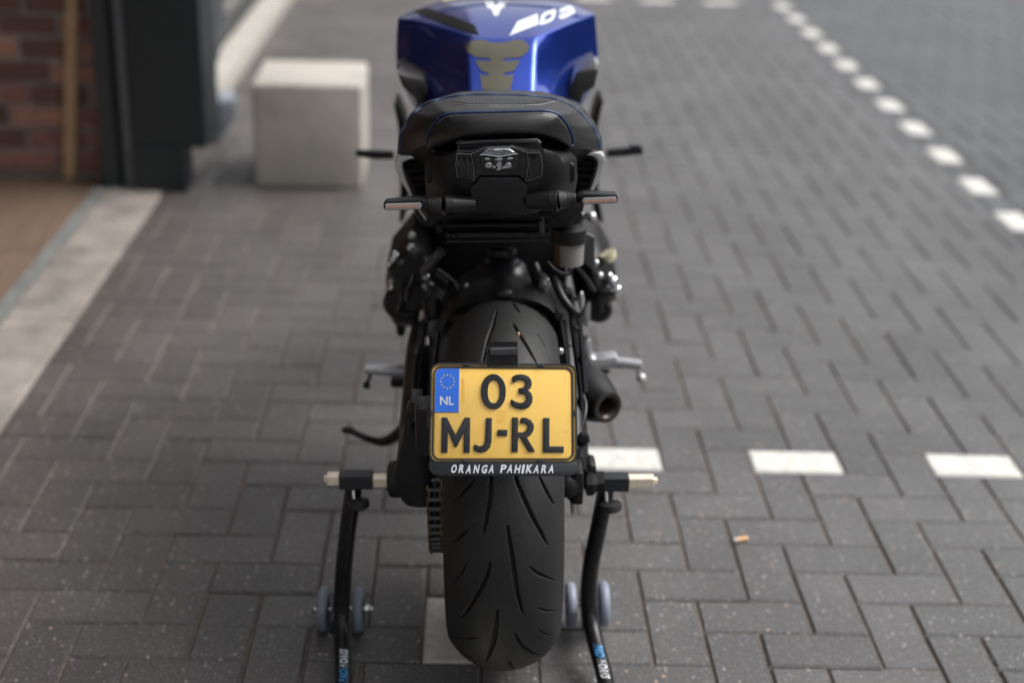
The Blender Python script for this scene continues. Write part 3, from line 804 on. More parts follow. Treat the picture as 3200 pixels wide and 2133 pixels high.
# ---- dark core: subframe, engine, radiator (behind the tail and swingarm)
mb = MB()
mb.box((0, .60, .52), (.27, .22, .42), b=.03)
mb.box((0, .80, .62), (.26, .22, .34), b=.03); mb.box((0, .36, .86), (.24, .6, .07), b=.03)
mb.tube([(-.12, .1, .80), (-.12, .5, .72)], .016, n=10); mb.tube([(.12, .1, .80), (.12, .5, .72)], .016, n=10)
mb.build('subframe', m_dark, bike, smooth=40)
mb = MB(); slab(mb, [(350, 520), (470, 560), (620, 640), (1500, 690), (1760, 640), (1740, 760), (1640, 820), (1450, 840), (1200, 850), (1000, 850), (700, 850), (430, 800), (370, 700)], Z2, .12, .2, b=.01)
for y_, r_ in ((800, .005), (880, .009), (925, .007)): mb.tube([B(Z2(640, y_), .11), B(Z2(1480, y_ - 8), .11)], r_, n=8)
mb.build('inner_fender', m_dark, bike, smooth=40)
mb = MB(); slab(mb, [(1395, 760), (1440, 760), (1438, 865), (1400, 865)], Z2, .08, .02, b=.002); mb.build('bracket', m_heel, bike)
mb = MB(); slab(mb, [(560, 790), (605, 790), (605, 860), (560, 860)], Z2, .08, .02, b=.002); mb.build('bracket', m_engine, bike)

# left engine cover, stacked plates and bolts
ec = MB()
ring = [(430, 230), (520, 300), (600, 420), (620, 600), (600, 900), (560, 1130), (420, 1145), (260, 1120), (205, 1030), (168, 850), (168, 700), (195, 520), (290, 410), (370, 310)]
f0 = [B(ZL(*p), .42) for p in ring]; c = np.mean(f0, axis=0)
ec.grid([[c + (p - c) * k + np.array([0, yo, 0]) for p in f0] for k, yo in ((.0, -.10), (.35, -.095), (.6, -.08), (.82, -.05), (.95, -.02), (1, .02), (1, .14))], close=True)
slab(ec, [(262, 1110), (375, 1120), (360, 1275), (280, 1270)], ZL, .42, .06, b=.008)
slab(ec, [(400, 1120), (480, 1120), (475, 1200), (420, 1160)], ZL, .42, .06, b=.008)
slab(ec, [(225, 1010), (500, 1040), (490, 1090), (245, 1085)], ZL, .31, .04, b=.006)
for cx_, cy_, rr in ((330, 640, .022), (480, 600, .03), (430, 860, .035), (300, 930, .03)): ec.lathe(B(ZL(cx_, cy_), .33), (0, -1, .2), [(-.03, rr), (0, rr), (.008, rr * .8)], n=18)
eco = ec.build('engine_cover', m_dark, bike, smooth=45, label='left engine cover')
mb = MB(); slab(mb, [(190, 500), (235, 470), (250, 700), (215, 720), (192, 620)], ZL, .36, .04, b=.004); mb.build('clutch_arm', m_engine, bike, smooth=40)
mb = MB()
mb.ball(B(ZL(262, 490), .355), .010, sc=(1, 1, 1.5)).ball(B(ZL(207, 558), .35), .006).ball(B(ZL(240, 710), .35), .006).ball(B(ZL(234, 782), .35), .010).ball(B(ZL(285, 805), .35), .006).ball(B(ZL(208, 750), .36), .006)
mb.build_each('engine_bolt', m_bolt, bike, smooth=60)
mb = MB().ball(B(ZL(420, 385), .33), .008).ball(B(ZL(566, 678), .30), .008).ball(B(ZL(430, 270), .36), .008); mb.build_each('frame_bolt', m_alu, bike, smooth=60)
mb = MB().tube([B(ZL(720, 425), .22), B(ZL(545, 625), .25)], .009, n=10); mb.build('shift_rod', m_heel, bike, smooth=60)
MB().tube([B(ZL(545, 1010), .25), B(ZL(535, 1100), .25)], .007, n=10).build('frame_pipe', m_silver, bike, smooth=60)
MB().tube([B(ZL(590, 1270), .13), B(ZL(588, 1350), .12)], .006, n=10).build('guard_bolt', m_bolt, bike, smooth=60)
MB().tube([B(ZL(300, 700), .32), B(ZL(320, 900), .3), B(ZL(310, 1000), .3)], .007, smooth=4).tube([B(ZL(440, 640), .28), B(ZL(400, 780), .27), B(ZL(390, 900), .27)], .006, smooth=4).build_each('hose', m_gloss, bike, smooth=60)
MB().tube([B(ZL(640, 640), .24), B(ZL(800, 760), .24), B(ZL(880, 900), .2)], .014, smooth=4).tube([B(ZL(620, 900), .22), B(ZL(640, 1080), .2)], .016).build_each('frame_rail', m_dark, bike, smooth=60)

# right side: clutch cover, reservoir, guard
ec = MB()
ring = [(860, 230), (980, 280), (1080, 420), (1165, 560), (1205, 760), (1185, 860), (1100, 880), (1080, 1080), (960, 1090), (930, 1000), (860, 1020), (780, 900), (740, 700), (760, 420)]
f0 = [B(ZR(*p), .42) for p in ring]; c = np.mean(f0, axis=0)
ec.grid([[c + (p - c) * k + np.array([0, yo, 0]) for p in f0] for k, yo in ((.0, -.08), (.35, -.075), (.6, -.06), (.82, -.04), (.95, -.015), (1, .02), (1, .14))], close=True)
slab(ec, [(1000, 800), (1140, 795), (1195, 840), (1150, 880), (1010, 870)], ZR, .33, .06, b=.006)
ec.lathe(B(ZR(1010, 1000), .36), (0, -1, .1), [(-.04, .026), (0, .026), (.006, .02)], n=18)
ec.build('engine_cover', m_dark, bike, smooth=45, label='right engine cover with chrome fittings')
mb = MB().tube([B(ZR(1090, 435), .37), B(ZR(1115, 480), .37), B(ZR(1140, 515), .37)], [.016, .015, .009], n=14); mb.build('oil_cap', m_gold, bike, smooth=60)
mb = MB()
for cx_, cy_, rr in ((1110, 662, .007), (1140, 718, .013), (1105, 765, .011), (1150, 762, .012), (1180, 800, .012), (1170, 748, .008)): mb.ball(B(ZR(cx_, cy_), .35), rr)
mb.build_each('engine_bolt', m_chromeb, bike, smooth=60)
mb = MB().ball(B(ZR(980, 535), .3), .006).ball(B(ZR(1018, 660), .33), .007).ball(B(ZR(937, 85), .4), .010).ball(B(ZR(835, 905), .25), .006, sc=(1, 1, 3)); mb.build_each('frame_bolt', m_alu, bike, smooth=60)
rs = MB().lathe(B(Z2(1642, 985), .16), (0, .05, 1), [(-.028, .022), (-.026, .025), (.030, .027), (.031, .02)], n=24).build('brake_reservoir', m_reserv, bike, smooth=40)
MB().lathe(B(Z2(1642, 870), .16), (0, .05, 1), [(-.012, .030), (.012, .030), (.016, .022)], n=24).build('cap', m_plastic, rs, smooth=40)
mb = MB(); ctr = Vector(B(Z2(1642, 985), .16))
vs = []; 
G_ = [[ctr + Vector((-cos(a) * (.0262 + .0006 * 1), -sin(a) * .0266, z)) for a in np.linspace(.1, .9, 7)] for z in (-.026, .027)]
mb.grid(G_); mb.build('fluid_window', m_rust, rs, smooth=60)
mb = MB(); slab(mb, [(1735, 835), (1850, 890), (1855, 1150), (1830, 1160), (1730, 1075), (1690, 1040)], Z2, .24, .008, b=.002); mb.build('heel_guard', m_heel, bike)
MB().tube([B(ZR(500, 540), .19), B(ZR(560, 600), .18), B(ZR(640, 645), .18), B(ZR(710, 640), .19), B(ZR(735, 570), .2)], .0045, smooth=5).tube([B(ZR(720, 520), .18), B(ZR(860, 660), .2), B(ZR(960, 800), .24)], .0045, smooth=4).build_each('hose', m_dark, bike, smooth=60)
MB().tube([B(ZR(560, 680), .16), B(ZR(640, 860), .14), B(ZR(740, 1000), .12), B(ZR(790, 1060), .1)], .0075, smooth=4).tube([B(ZR(470, 940), .14), B(ZR(560, 980), .13), B(ZR(620, 1060), .1)], .007, smooth=4).tube([B(ZR(700, 800), .2), B(ZR(760, 900), .18)], .008).tube([B(ZR(600, 720), .2), B(ZR(700, 960), .18)], .006).build_each('cable', m_satin, bike, smooth=60)
MB().tube([B(ZR(360, 560), .2), B(ZR(420, 720), .18)], .012).tube([B(ZR(640, 30), .16), B(ZR(760, 120), .18), B(ZR(850, 60), .2)], .01, smooth=4).build_each('frame_rail', m_engine, bike, smooth=60)

# shock absorber
mb = MB(); c = Vector(B(Z2(1095, 1120), .27))
mb.lathe(c, (0, .25, 1), [(-.04, .055), (-.02, .056), (0, .045), (.012, .032)], n=28)
for k in range(4): mb.lathe(c + Vector((0, .005 * k, .018 + .02 * k)), (0, .25, 1), [(0, .02), (.003, .028 - .001 * k), (.011, .028 - .001 * k), (.014, .02)], n=28)
mb.build('shock_absorber', m_shock, bike, smooth=50)
MB().ball(B(Z2(1150, 975), .22), .009).build('shock_bolt', m_engine, bike, smooth=60)

# ---- rearsets, footpegs
mb = MB(); slab(mb, [(900, 920), (930, 930), (925, 1080), (905, 1175), (860, 1160), (825, 1080), (850, 1040), (870, 960)], ZR, .34, .03, b=.004)
mb.build('rearset_plate', m_alu, bike, smooth=40)
mb = MB(); slab(mb, [(830, 1330), (880, 1290), (930, 1300), (938, 1460), (975, 1475), (1180, 1450), (1200, 1480), (1180, 1530), (980, 1560), (930, 1600), (890, 1560)], ZR, .36, .03, b=.004)
mb.build('peg_hanger', m_alu, bike, smooth=40)
mb = MB(); slab(mb, [(1760, 600), (1790, 580), (1880, 585), (1905, 620), (1830, 655), (1770, 630)], Z3, .40, .03, b=.004); mb.build('heel_plate', m_plastic, bike)
pg = MB()
pg.tube([B((1372, 830), .38), B((1474, 838), .36)], [.014, .010], n=10)
for i in range(11): pg.box(tuple(B((1394 + 7 * i, 829 + .5 * i), .372)), (.0022, .02, .012))
pg.build('footpeg', m_alu, bike, smooth=40, label='right aluminium footpeg')
MB().tube([B((1457, 838), .36), B((1470, 860), .36), B((1474, 868), .36)], .004).ball(B((1473, 868), .36), .010).build_each('peg_feeler', m_silver, bike, smooth=50)
pg = MB(); pg.tube([B((945, 853), .37), B((838, 848), .36)], [.013, .008], n=10)
for i in range(14): pg.box(tuple(B((930 - 6.6 * i, 846 - .1 * i), .362)), (.0022, .02, .012))
pg.build('footpeg', m_alu, bike, smooth=40, label='left aluminium footpeg')
MB().tube([B((852, 858), .36), B((844, 878), .36), B((842, 886), .36)], .0035).ball(B((842, 884), .36), .008).build_each('peg_feeler', m_engine, bike, smooth=50)
MB().box(tuple(B((930, 874), .38)), (.055, .03, .018), b=.004).build('peg_mount', m_plastic, bike)
ks = MB().tube([B((950, 940), .25), B((925, 985), .28), B((886, 1013), .31), B((850, 1008), .33), B((800, 987), .35)], [.012, .012, .010, .007, .006], n=10, smooth=5)
ks.ball(B((800, 987), .35), .010, sc=(1.4, 1, .7)); ks.build('side_stand', m_satin, bike, smooth=50)

for p_, yb_, r_, mm in ((Z3(1535, 465), .03, .0055, m_alu), (Z3(1560, 620), .0, .004, m_engine), (Z3(1648, 300), .1, .005, m_engine), (Z3(520, 250), .12, .005, m_engine), (Z3(470, 470), .08, .004, m_heel),
                        (Z3(1600, 420), .06, .004, m_heel), (Z3(1690, 520), .1, .006, m_engine), (Z2(700, 880), .10, .006, m_engine), (Z2(1330, 876), .10, .006, m_engine), (Z3(1700, 1110), .0, .012, m_engine), (ZR(690, 830), .15, .006, m_engine), (ZL(500, 450), .3, .006, m_engine), (ZL(330, 560), .34, .005, m_engine)):
    MB().lathe(B(p_, yb_), (0, -1, .25), [(-.01, r_), (0, r_), (.002, r_ * .6)], n=6).build('bolt', mm, bike)
MB().tube([B(Z3(1700, 790), .02), B(Z3(1718, 850), .0), B(Z3(1712, 930), -.02), B(Z3(1690, 1000), -.03)], .0025, smooth=5).build('brake_line', m_heel, bike, smooth=60)
MB().tube([B(Z3(470, 420), .12), B(Z3(452, 620), .08), B(Z3(440, 820), .02)], .008, smooth=4).build('chain_guard', mat('brown black guard', (.016, .011, .008), .45), bike, smooth=60)
# ---- exhaust
ex0 = np.array(B((1332, 893), .23)); ex1 = np.array(B((1396, 936), .15)); ax = ex1 - ex0; Lx = np.linalg.norm(ax)
mu = MB().lathe(ex0, ax, [(-.10, .042), (0, .052), (Lx * .35, .050), (Lx * .75, .038), (Lx - .006, .031), (Lx, .030), (Lx, .022)], n=32, cap=False)
exo = mu.build('silencer', m_plastic, bike, smooth=45)
MB().lathe(ex1, ax, [(.0, .030), (.002, .027), (.0, .020), (-.01, .016)], n=32, cap=False).build('rim', m_exrim, exo, smooth=60)
MB().lathe(ex1, ax, [(-.009, .016), (-.05, .015), (-.051, .0)], n=24, cap=False).build('bore', m_exin, exo, smooth=50)

# ---- front end (mostly hidden)
fw = MB().lathe((-.06, 1.44, .33), (1, 0, 0), [(0, .22), (0, .255), (.02, .285), (.06, .298), (.1, .285), (.12, .255), (.12, .22)], n=48, cap=False).build('front_wheel', m_tyre, bike, smooth=40)
MB().tube([(-.1, 1.44, .33), (-.1, 1.16, .98)], .028).tube([(.1, 1.44, .33), (.1, 1.16, .98)], .028).build_each('fork_leg', m_gold, bike, smooth=40)
MB().tube([(-.38, .98, 1.14), (-.2, 1.05, 1.16), (0, 1.08, 1.12), (.2, 1.05, 1.16), (.38, .98, 1.14)], .014, smooth=4).tube([(-.40, .97, 1.14), (-.29, 1.0, 1.145)], .019).tube([(.40, .97, 1.14), (.29, 1.0, 1.145)], .019).build('handlebar', m_satin, bike, smooth=40)
MB().lathe((0, 1.22, .95), (0, 1, 0), [(-.05, .05), (0, .09), (.06, .09), (.075, .06)], n=24).build('headlight', m_gloss, bike, smooth=40)

# ---- long radiator cowl blades and front indicators
for pts_, nm in (([(208, 850), (225, 840), (250, 880), (300, 1000), (332, 1250), (335, 1500), (320, 1700), (288, 1815), (255, 1822), (262, 1500), (262, 1250), (245, 1040)], 'l'),
                 ([(1925, 820), (1905, 815), (1868, 880), (1835, 1000), (1820, 1250), (1822, 1600), (1850, 1760), (1900, 1830), (1922, 1815), (1885, 1600), (1872, 1250), (1880, 1020)], 'r')):
    mb = MB(); slab(mb, pts_, Z1, .86, .10, b=.006); mb.build('radiator_cowl', m_plastic, bike, smooth=40)
mb = MB().tube([B((905, 356), .86), B((860, 355), .86), B((818, 351), .86)], [.007, .008, .006], n=10, flat=1.3); mb.build('front_indicator', m_satin, bike, smooth=50)
mb = MB().tube([B((1392, 352), .86), B((1430, 349), .86), B((1476, 345), .86)], [.007, .008, .007], n=10, flat=1.3)
mb.build('front_indicator', m_satin, bike, smooth=50)
mb = MB(); slab(mb, [(2130, 1190), (2225, 1185), (2232, 1215), (2140, 1218)], Z1, .85, .02, b=.003); mb.build('indicator_lens', m_lensgrey, bike)

# ---- fuel tank (control cage + crease weights, then subdivided)
ctl = [
    [((420, 960), .60), ((500, 960), .50), ((640, 960), .36), ((860, 960), .32), ((1070, 960), .32), ((1330, 960), .32), ((1540, 960), .36), ((1620, 960), .50), ((1700, 960), .60)],
    [((290, 715), .62), ((420, 800), .54), ((620, 790), .44), ((830, 760), .38), ((1070, 752), .375), ((1350, 752), .38), ((1560, 775), .44), ((1700, 800), .54), ((1835, 705), .62)],
    [((232, 560), .66), ((380, 560), .60), ((600, 560), .52), ((815, 560), .425), ((1070, 555), .42), ((1360, 560), .425), ((1590, 560), .52), ((1740, 560), .60), ((1888, 540), .66)],
    [((228, 330), .70), ((330, 330), .645), ((580, 380), .555), ((800, 385), .455), ((1070, 390), .45), ((1368, 385), .455), ((1600, 340), .555), ((1780, 300), .645), ((1868, 300), .70)],
    [((245, 150), .71), ((400, 170), .65), ((640, 245), .56), ((860, 305), .48), ((1070, 320), .475), ((1370, 305), .48), ((1590, 215), .56), ((1745, 155), .65), ((1850, 115), .71)],
    [((300, 116), .78), ((420, 72), .73), ((620, 35), .68), ((860, 40), .64), ((1070, 45), .63), ((1300, 40), .64), ((1500, 20), .68), ((1690, 22), .73), ((1800, 72), .78)],
    [((570, -8), .90), ((640, -28), .88), ((780, -50), .87), ((910, -60), .86), ((1070, -60), .86), ((1240, -60), .86), ((1400, -55), .87), ((1560, -32), .88), ((1640, -12), .90)],
    [((560, 90), 1.02), ((640, 80), 1.02), ((780, 70), 1.02), ((920, 60), 1.02), ((1070, 60), 1.02), ((1230, 60), 1.02), ((1390, 70), 1.02), ((1540, 80), 1.02), ((1620, 90), 1.02)]]
G = [[B(Z1(*p), yb) for p, yb in row] for row in ctl]
me = bpy.data.meshes.new('fuel_tank'); bm = bmesh.new()
V = [[bm.verts.new(p) for p in row] for row in G]
cl = bm.edges.layers.float.new('crease_edge')
for i in range(len(V) - 1):
    for j in range(8): bm.faces.new((V[i][j], V[i][j + 1], V[i + 1][j + 1], V[i + 1][j]))
bm.edges.ensure_lookup_table()
for e in bm.edges:
    pos = [(i, j) for i in range(len(V)) for j in range(9) if V[i][j] in e.verts]
    if all(p[0] == 4 for p in pos): e[cl] = .95
    if all(p[1] in (3,) for p in pos) or all(p[1] in (5,) for p in pos): e[cl] = .62 if max(p[0] for p in pos) <= 4 else .35
    if all(p[1] in (1, 7) for p in pos) and len(set(p[1] for p in pos)) == 1 and max(p[0] for p in pos) <= 4: e[cl] = .45
bmesh.ops.recalc_face_normals(bm, faces=bm.faces)
bm.to_mesh(me); bm.free()
tk = bpy.data.objects.new('fuel_tank', me); COL.objects.link(tk)
md = tk.modifiers.new('s', 'SUBSURF'); md.levels = 4; md.render_levels = 4
dg = bpy.context.evaluated_depsgraph_get(); me2 = bpy.data.meshes.new_from_object(tk.evaluated_get(dg))
bpy.data.objects.remove(tk); me2.name = 'fuel_tank'; me2.materials.clear(); me2.materials.append(m_blue)
tk = bpy.data.objects.new('fuel_tank', me2); COL.objects.link(tk); tk.parent = bike
me2.polygons.foreach_set('use_smooth', [True] * len(me2.polygons))
tb = bvh_of([tk])
def zz(zf, pts): return [zf(*p) for p in pts]
decal('tank_pad', zz(Z1, [(790, 385), (850, 330), (930, 322), (1010, 348), (1110, 348), (1200, 322), (1275, 330), (1322, 385), (1300, 430), (1245, 470), (1110, 478), (1105, 500), (1245, 490), (1200, 575), (1110, 598), (1108, 618), (1190, 606), (1165, 735), (935, 735), (912, 608), (985, 618), (985, 598), (925, 578), (868, 492), (1000, 500), (1000, 478), (885, 468), (815, 430)]), tb, m_pad, tk, off=.0015)
decal('stripe_decal', zz(Z1, [(350, 92), (480, 66), (700, 135), (870, 205), (905, 282), (700, 225), (520, 155)]), tb, m_decalblack, tk, off=.004)
decal('stripe_decal', zz(Z1, [(1155, 292), (1222, 175), (1385, 112), (1392, 200), (1300, 235)]), tb, m_white, tk)
def ell(cx, cy, rx, ry, n=26, p=2.4, sk=0.0, rot=0.0):
    o = []
    for k in range(n):
        a = 2 * pi * k / n; x = rx * math.copysign(abs(cos(a)) ** (2 / p), cos(a)); y = ry * math.copysign(abs(sin(a)) ** (2 / p), sin(a)); o.append((cx + x * cos(rot) + y * sk, cy + y + x * sin(rot)))
    return o
decal('digit_zero', zz(Z1, ell(1468, 140, 66, 52, p=4, sk=-.25, rot=-.36)), tb, m_white, tk, holes=[zz(Z1, ell(1470, 140, 32, 22, p=4, sk=-.25, rot=-.36))])
decal('digit_nine', zz(Z1, [(1565, 78), (1640, 50), (1680, 58), (1692, 105), (1600, 150), (1565, 155), (1560, 125), (1640, 98), (1636, 84), (1580, 105), (1560, 100)]), tb, m_white, tk)
decal('tank_emblem', zz(Z1, [(945, 8), (1015, 12), (1030, 42), (1058, 42), (1075, 12), (1140, 5), (1112, 60), (1085, 72), (1068, 118), (1045, 134), (1025, 118), (1008, 76), (975, 62)]), tb, m_white, tk)
# small air scoop vents and side covers under the tank
for pts_ in ([(238, 590), (300, 620), (460, 640), (500, 760), (400, 900), (385, 800), (280, 720)], [(1885, 570), (1840, 560), (1700, 590), (1640, 720), (1620, 800), (1740, 860), (1760, 770), (1850, 720)]):
    mb = MB(); slab(mb, pts_, Z1, .50, .18, b=.006); mb.build('side_cover', m_tankside, bike, smooth=40)
mb = MB(); slab(mb, [(1830, 520), (1880, 490), (1892, 560), (1850, 590)], Z1, .62, .06, b=.006); mb.build('scoop_edge', m_silver, bike)
mb = MB(); slab(mb, [(225, 530), (260, 510), (300, 570), (240, 580)], Z1, .62, .06, b=.006); mb.build('scoop_edge', m_heel, bike)

# ---- seat
N = 61
arcs = [
    ([(560, 1215), (640, 1180), (740, 1148), (900, 1128), (1050, 1122), (1250, 1122), (1390, 1124), (1480, 1140), (1560, 1172), (1620, 1200)], .02, .02),
    ([(500, 1228), (600, 1192), (715, 1152), (900, 1124), (1050, 1112), (1250, 1108), (1400, 1106), (1520, 1135), (1600, 1180), (1662, 1214)], -.082, -.03),
    ([(478, 1205), (500, 1150), (640, 1100), (830, 1060), (1050, 1040), (1270, 1040), (1450, 1055), (1580, 1100), (1650, 1140), (1668, 1195)], -.096, -.035),
    ([(475, 1185), (485, 1100), (560, 985), (650, 932), (830, 920), (1050, 915), (1270, 908), (1450, 905), (1560, 938), (1640, 1040), (1678, 1140), (1664, 1200)], -.075, -.03),
    ([(360, 1225), (375, 1080), (450, 950), (580, 880), (800, 845), (1050, 838), (1300, 840), (1500, 862), (1630, 920), (1730, 1040), (1790, 1150), (1780, 1218)], -.02, .0),
    ([(256, 1250), (280, 1080), (380, 920), (520, 832), (750, 780), (1000, 771), (1300, 780), (1550, 815), (1700, 890), (1830, 1030), (1892, 1150), (1902, 1230)], .06, .04),
    ([(236, 1258), (250, 1100), (345, 925), (480, 830), (740, 752), (1050, 735), (1400, 745), (1600, 795), (1760, 880), (1855, 1000), (1912, 1140), (1918, 1238)], .14, .09),
    ([(250, 1270), (262, 1130), (360, 960), (500, 880), (750, 800), (1050, 785), (1400, 795), (1590, 850), (1740, 930), (1840, 1040), (1898, 1160), (1904, 1250)], .30, .16)]
rowsG = []
for pts_, yc, ye in arcs:
    R_ = resample(pts_, N)
    rowsG.append([B(Z1(*p), yc + (ye - yc) * abs(2 * i / (N - 1) - 1) ** 3) for i, p in enumerate(R_)])
rowsG = np.array(rowsG)
def cat_rows(A, n):
    out = []; Q = np.concatenate([[2 * A[0] - A[1]], A, [2 * A[-1] - A[-2]]])
    for i in range(1, len(Q) - 2):
        for k in range(n):
            t = k / n; out.append(.5 * (2 * Q[i] + (Q[i + 1] - Q[i - 1]) * t + (2 * Q[i - 1] - 5 * Q[i] + 4 * Q[i + 1] - Q[i + 2]) * t * t + (3 * Q[i] - Q[i - 1] - 3 * Q[i + 1] + Q[i + 2]) * t ** 3))
    out.append(A[-1]); return np.array(out)
SG = cat_rows(rowsG, 6)
SG = cat_rows(SG.transpose(1, 0, 2), 2).transpose(1, 0, 2)
mb = MB().grid(SG)
# side skirts closing the seat down to its base
for col in (0, -1):
    e_ = SG[:, col]; mb.grid([e_, [p + np.array([.03 if col == 0 else -.03, .0, -.02]) for p in e_]])
seat = mb.build('seat', m_vinyl, bike, smooth=75)
sb = bvh_of([seat])
def seat_line(pts_, zf, r, m, name, n=70, dash=False):
    R_ = resample([(c.x, c.y) for c in catmull([Vector((*p, 0)) for p in pts_], 5)], n); Q = []
    for p in R_:
        h = project_px(zf(*p), sb, r * .25)
        if h is not None: Q.append(h)
    mb = MB()
    if dash:
        for i in range(0, len(Q) - 1, 2): mb.tube([Q[i], Q[i + 1]], r, n=5)
    else: mb.tube(Q, r, n=7)
    return mb.build(name, m, seat, smooth=60)
seat_line([(258, 1240), (280, 1080), (380, 922), (520, 834), (750, 783), (1000, 775), (1300, 783), (1550, 818), (1700, 892), (1828, 1030), (1888, 1150), (1896, 1225)], Z1, .0022, m_piping, 'piping')
seat_line([(478, 1180), (490, 1090), (560, 985), (650, 932), (830, 920), (1050, 914), (1270, 908), (1450, 906), (1560, 940), (1640, 1040), (1676, 1140), (1662, 1196)], Z1, .0021, m_piping, 'piping')
seat_line([(560, 1010), (655, 950), (830, 938), (1050, 933), (1270, 928), (1440, 926), (1545, 960), (1620, 1050)], Z1, .0007, m_thread, 'stitching', n=190, dash=True)
seat_line([(650, 828), (760, 855), (1050, 858), (1350, 858), (1440, 850), (1530, 828)], Z1, .0008, m_thread, 'stitching', n=60)
seat_line([(650, 1185), (780, 1105), (1050, 1078), (1300, 1085), (1440, 1095), (1560, 1150)], Z1, .0006, m_decalblack, 'seam', n=60)
# ribbed inlay
for k in range(46):
    x = 690 + k * 17.2; y1 = 854 - 26 * (abs(k - 22.5) / 22.5) ** 3; y0 = 806 + 14 * (abs(k - 22.5) / 22.5) ** 2
    Q = [project_px(Z1(x, y), sb, .0004) for y in np.linspace(y0, y1, 5)]
    if all(q is not None for q in Q): MB().tube(Q, .0012, n=5).build('grip_rib', m_vinylrib, seat, smooth=60)
TV, TF = text_polys('BAGSTER', shear=.35, offset=.01)
def place_text(TV, TF, fx, bvh, m, parent, name, off=.0006, **k):
    vs = [project_px(fx(u, v), bvh, off, **k) for u, v in TV]; fs = [f for f in TF if all(vs[i] is not None for i in f)]
    return MB().add([v if v is not None else (0, 0, 0) for v in vs], fs).build(name, m, parent)
place_text(TV, TF, lambda u, v: Z1(985 + 290 * u, 880 - 24 * v), sb, m_print, seat, 'lettering')

# ---- tail cowl
out = [(505, 205), (600, 165), (720, 140), (1050, 130), (1400, 140), (1560, 165), (1655, 200), (1705, 260), (1712, 400), (1690, 545), (1560, 620), (1380, 690), (1070, 720), (820, 705), (640, 640), (478, 575), (462, 420), (460, 300)]
inn = [(700, 215), (715, 185), (735, 165), (1050, 150), (1395, 150), (1430, 170), (1440, 215), (1450, 280), (1445, 400), (1290, 470), (1270, 560), (1230, 650), (1070, 680), (900, 660), (880, 560), (860, 470), (705, 430), (695, 300)]
o_ = np.array([B(Z2(*p), -.03) for p in out]); i_ = np.array([B(Z2(*p), -.085) for p in inn]); cc_ = i_.mean(0) + np.array([0, .02, 0])
mb = MB(); mb.grid([[cc_ + (p - cc_) * .02 for p in i_], [cc_ + (p - cc_) * .6 + [0, -.005, 0] for p in i_], i_, (i_ * .45 + o_ * .55) + np.array([0, -.018, 0]), o_, o_ + np.array([0, .10, 0]), o_ * [.8, 1, 1] + np.array([0, .26, .0])], close=True)
tc = mb.build('tail_cowl', m_plastic, bike, smooth=42)
for pts_ in ([(1600, 270), (1640, 265), (1690, 310), (1695, 420), (1670, 460), (1625, 420), (1592, 340)], [(560, 285), (525, 280), (485, 320), (470, 400), (480, 465), (520, 450), (552, 380)]):
    mb = MB(); slab(mb, pts_, Z2, -.052, .03, b=.003); mb.build('side_recess', m_satin, tc)
mb = MB(); slab(mb, [(905, 398), (1235, 398), (1280, 450), (1310, 470), (1270, 700), (850, 700), (830, 480), (880, 450)], Z2, -.094, .06, b=.006)
mb.build('tail_underpanel', m_satin, bike, smooth=30)
# tail light
tl = MB()
slab(tl, [(722, 195), (735, 120), (1000, 100), (1385, 96), (1415, 130), (1422, 190), (1424, 220), (1416, 395), (1280, 438), (1238, 392), (905, 392), (878, 440), (732, 408), (716, 250)], Z2, -.100, .05, b=.004)
tlo = tl.build('tail_light', m_smoke, bike, smooth=30)
for pts_, yy_ in (([(735, 218), (842, 218), (862, 300), (860, 432), (738, 402), (722, 300)], -.1035), ([(1295, 208), (1400, 205), (1418, 290), (1412, 388), (1286, 428), (1298, 300)], -.1035)):
    mb = MB(); slab(mb, pts_, Z2, yy_, .006, b=.0015); so = mb.build('side_lens', m_smoke, tlo, smooth=30)
def px_tube(mb, pts_, zf, yb, r, n=6): return mb.tube([B(zf(*p), yb) for p in pts_], r, n=n)
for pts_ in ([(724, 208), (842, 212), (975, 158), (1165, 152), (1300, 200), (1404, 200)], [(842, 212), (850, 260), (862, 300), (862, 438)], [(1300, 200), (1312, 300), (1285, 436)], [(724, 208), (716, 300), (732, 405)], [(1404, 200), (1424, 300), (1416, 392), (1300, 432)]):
    mb = MB(); px_tube(mb, pts_, Z2, -.1045, .0007); mb.build('lens_edge', m_edge, tlo, smooth=60)  # highlights round the lenses, painted as thin pale lines
mb = MB(); slab(mb, [(980, 158), (1160, 154), (1222, 215), (1070, 236), (914, 222)], Z2, -.1045, .006, b=.002)
mb.build('clear_lens', mat('clear lens', (.24, .25, .265), .08, spec=1, var=(260, .6)), tlo, smooth=30)
for pts_ in ([(914, 220), (960, 218), (1070, 236), (1180, 216), (1222, 212)], [(955, 196), (985, 178), (1070, 172), (1150, 176), (1190, 198)], [(1030, 158), (1030, 180), (1110, 180), (1110, 156)]):
    mb = MB(); px_tube(mb, pts_, Z2, -.1055, .0009); mb.build('chrome_edge', m_chromeb, tlo, smooth=60)
mb = MB(); slab(mb, [(915, 238), (1070, 250), (1225, 232), (1228, 300), (1185, 350), (960, 352), (918, 300)], Z2, -.1025, .006, b=.002); mb.build('led_bed', m_lensgrey, tlo)
for cx_, cy_, rx, ry in ((975, 252, 26, 12), (1068, 256, 36, 14), (1160, 248, 26, 12), (985, 305, 30, 26), (1070, 300, 22, 30), (1070, 335, 20, 12), (1145, 305, 28, 26), (1030, 320, 14, 12), (1110, 322, 14, 12)):
    mb = MB(); mb.ball(B(Z2(cx_, cy_), -.1038), .00018 * rx, sc=(1, .25, ry / rx))
    for q in range(4):
        px_ = (cx_ + random.uniform(-rx, rx) * .8, cy_ + random.uniform(-ry, ry) * .8); mb.ball(B(Z2(*px_), -.1044), random.uniform(.0006, .0011), sc=(1.3, .6, 1))
    mb.build('led_reflector', m_reflect, tlo, smooth=60)
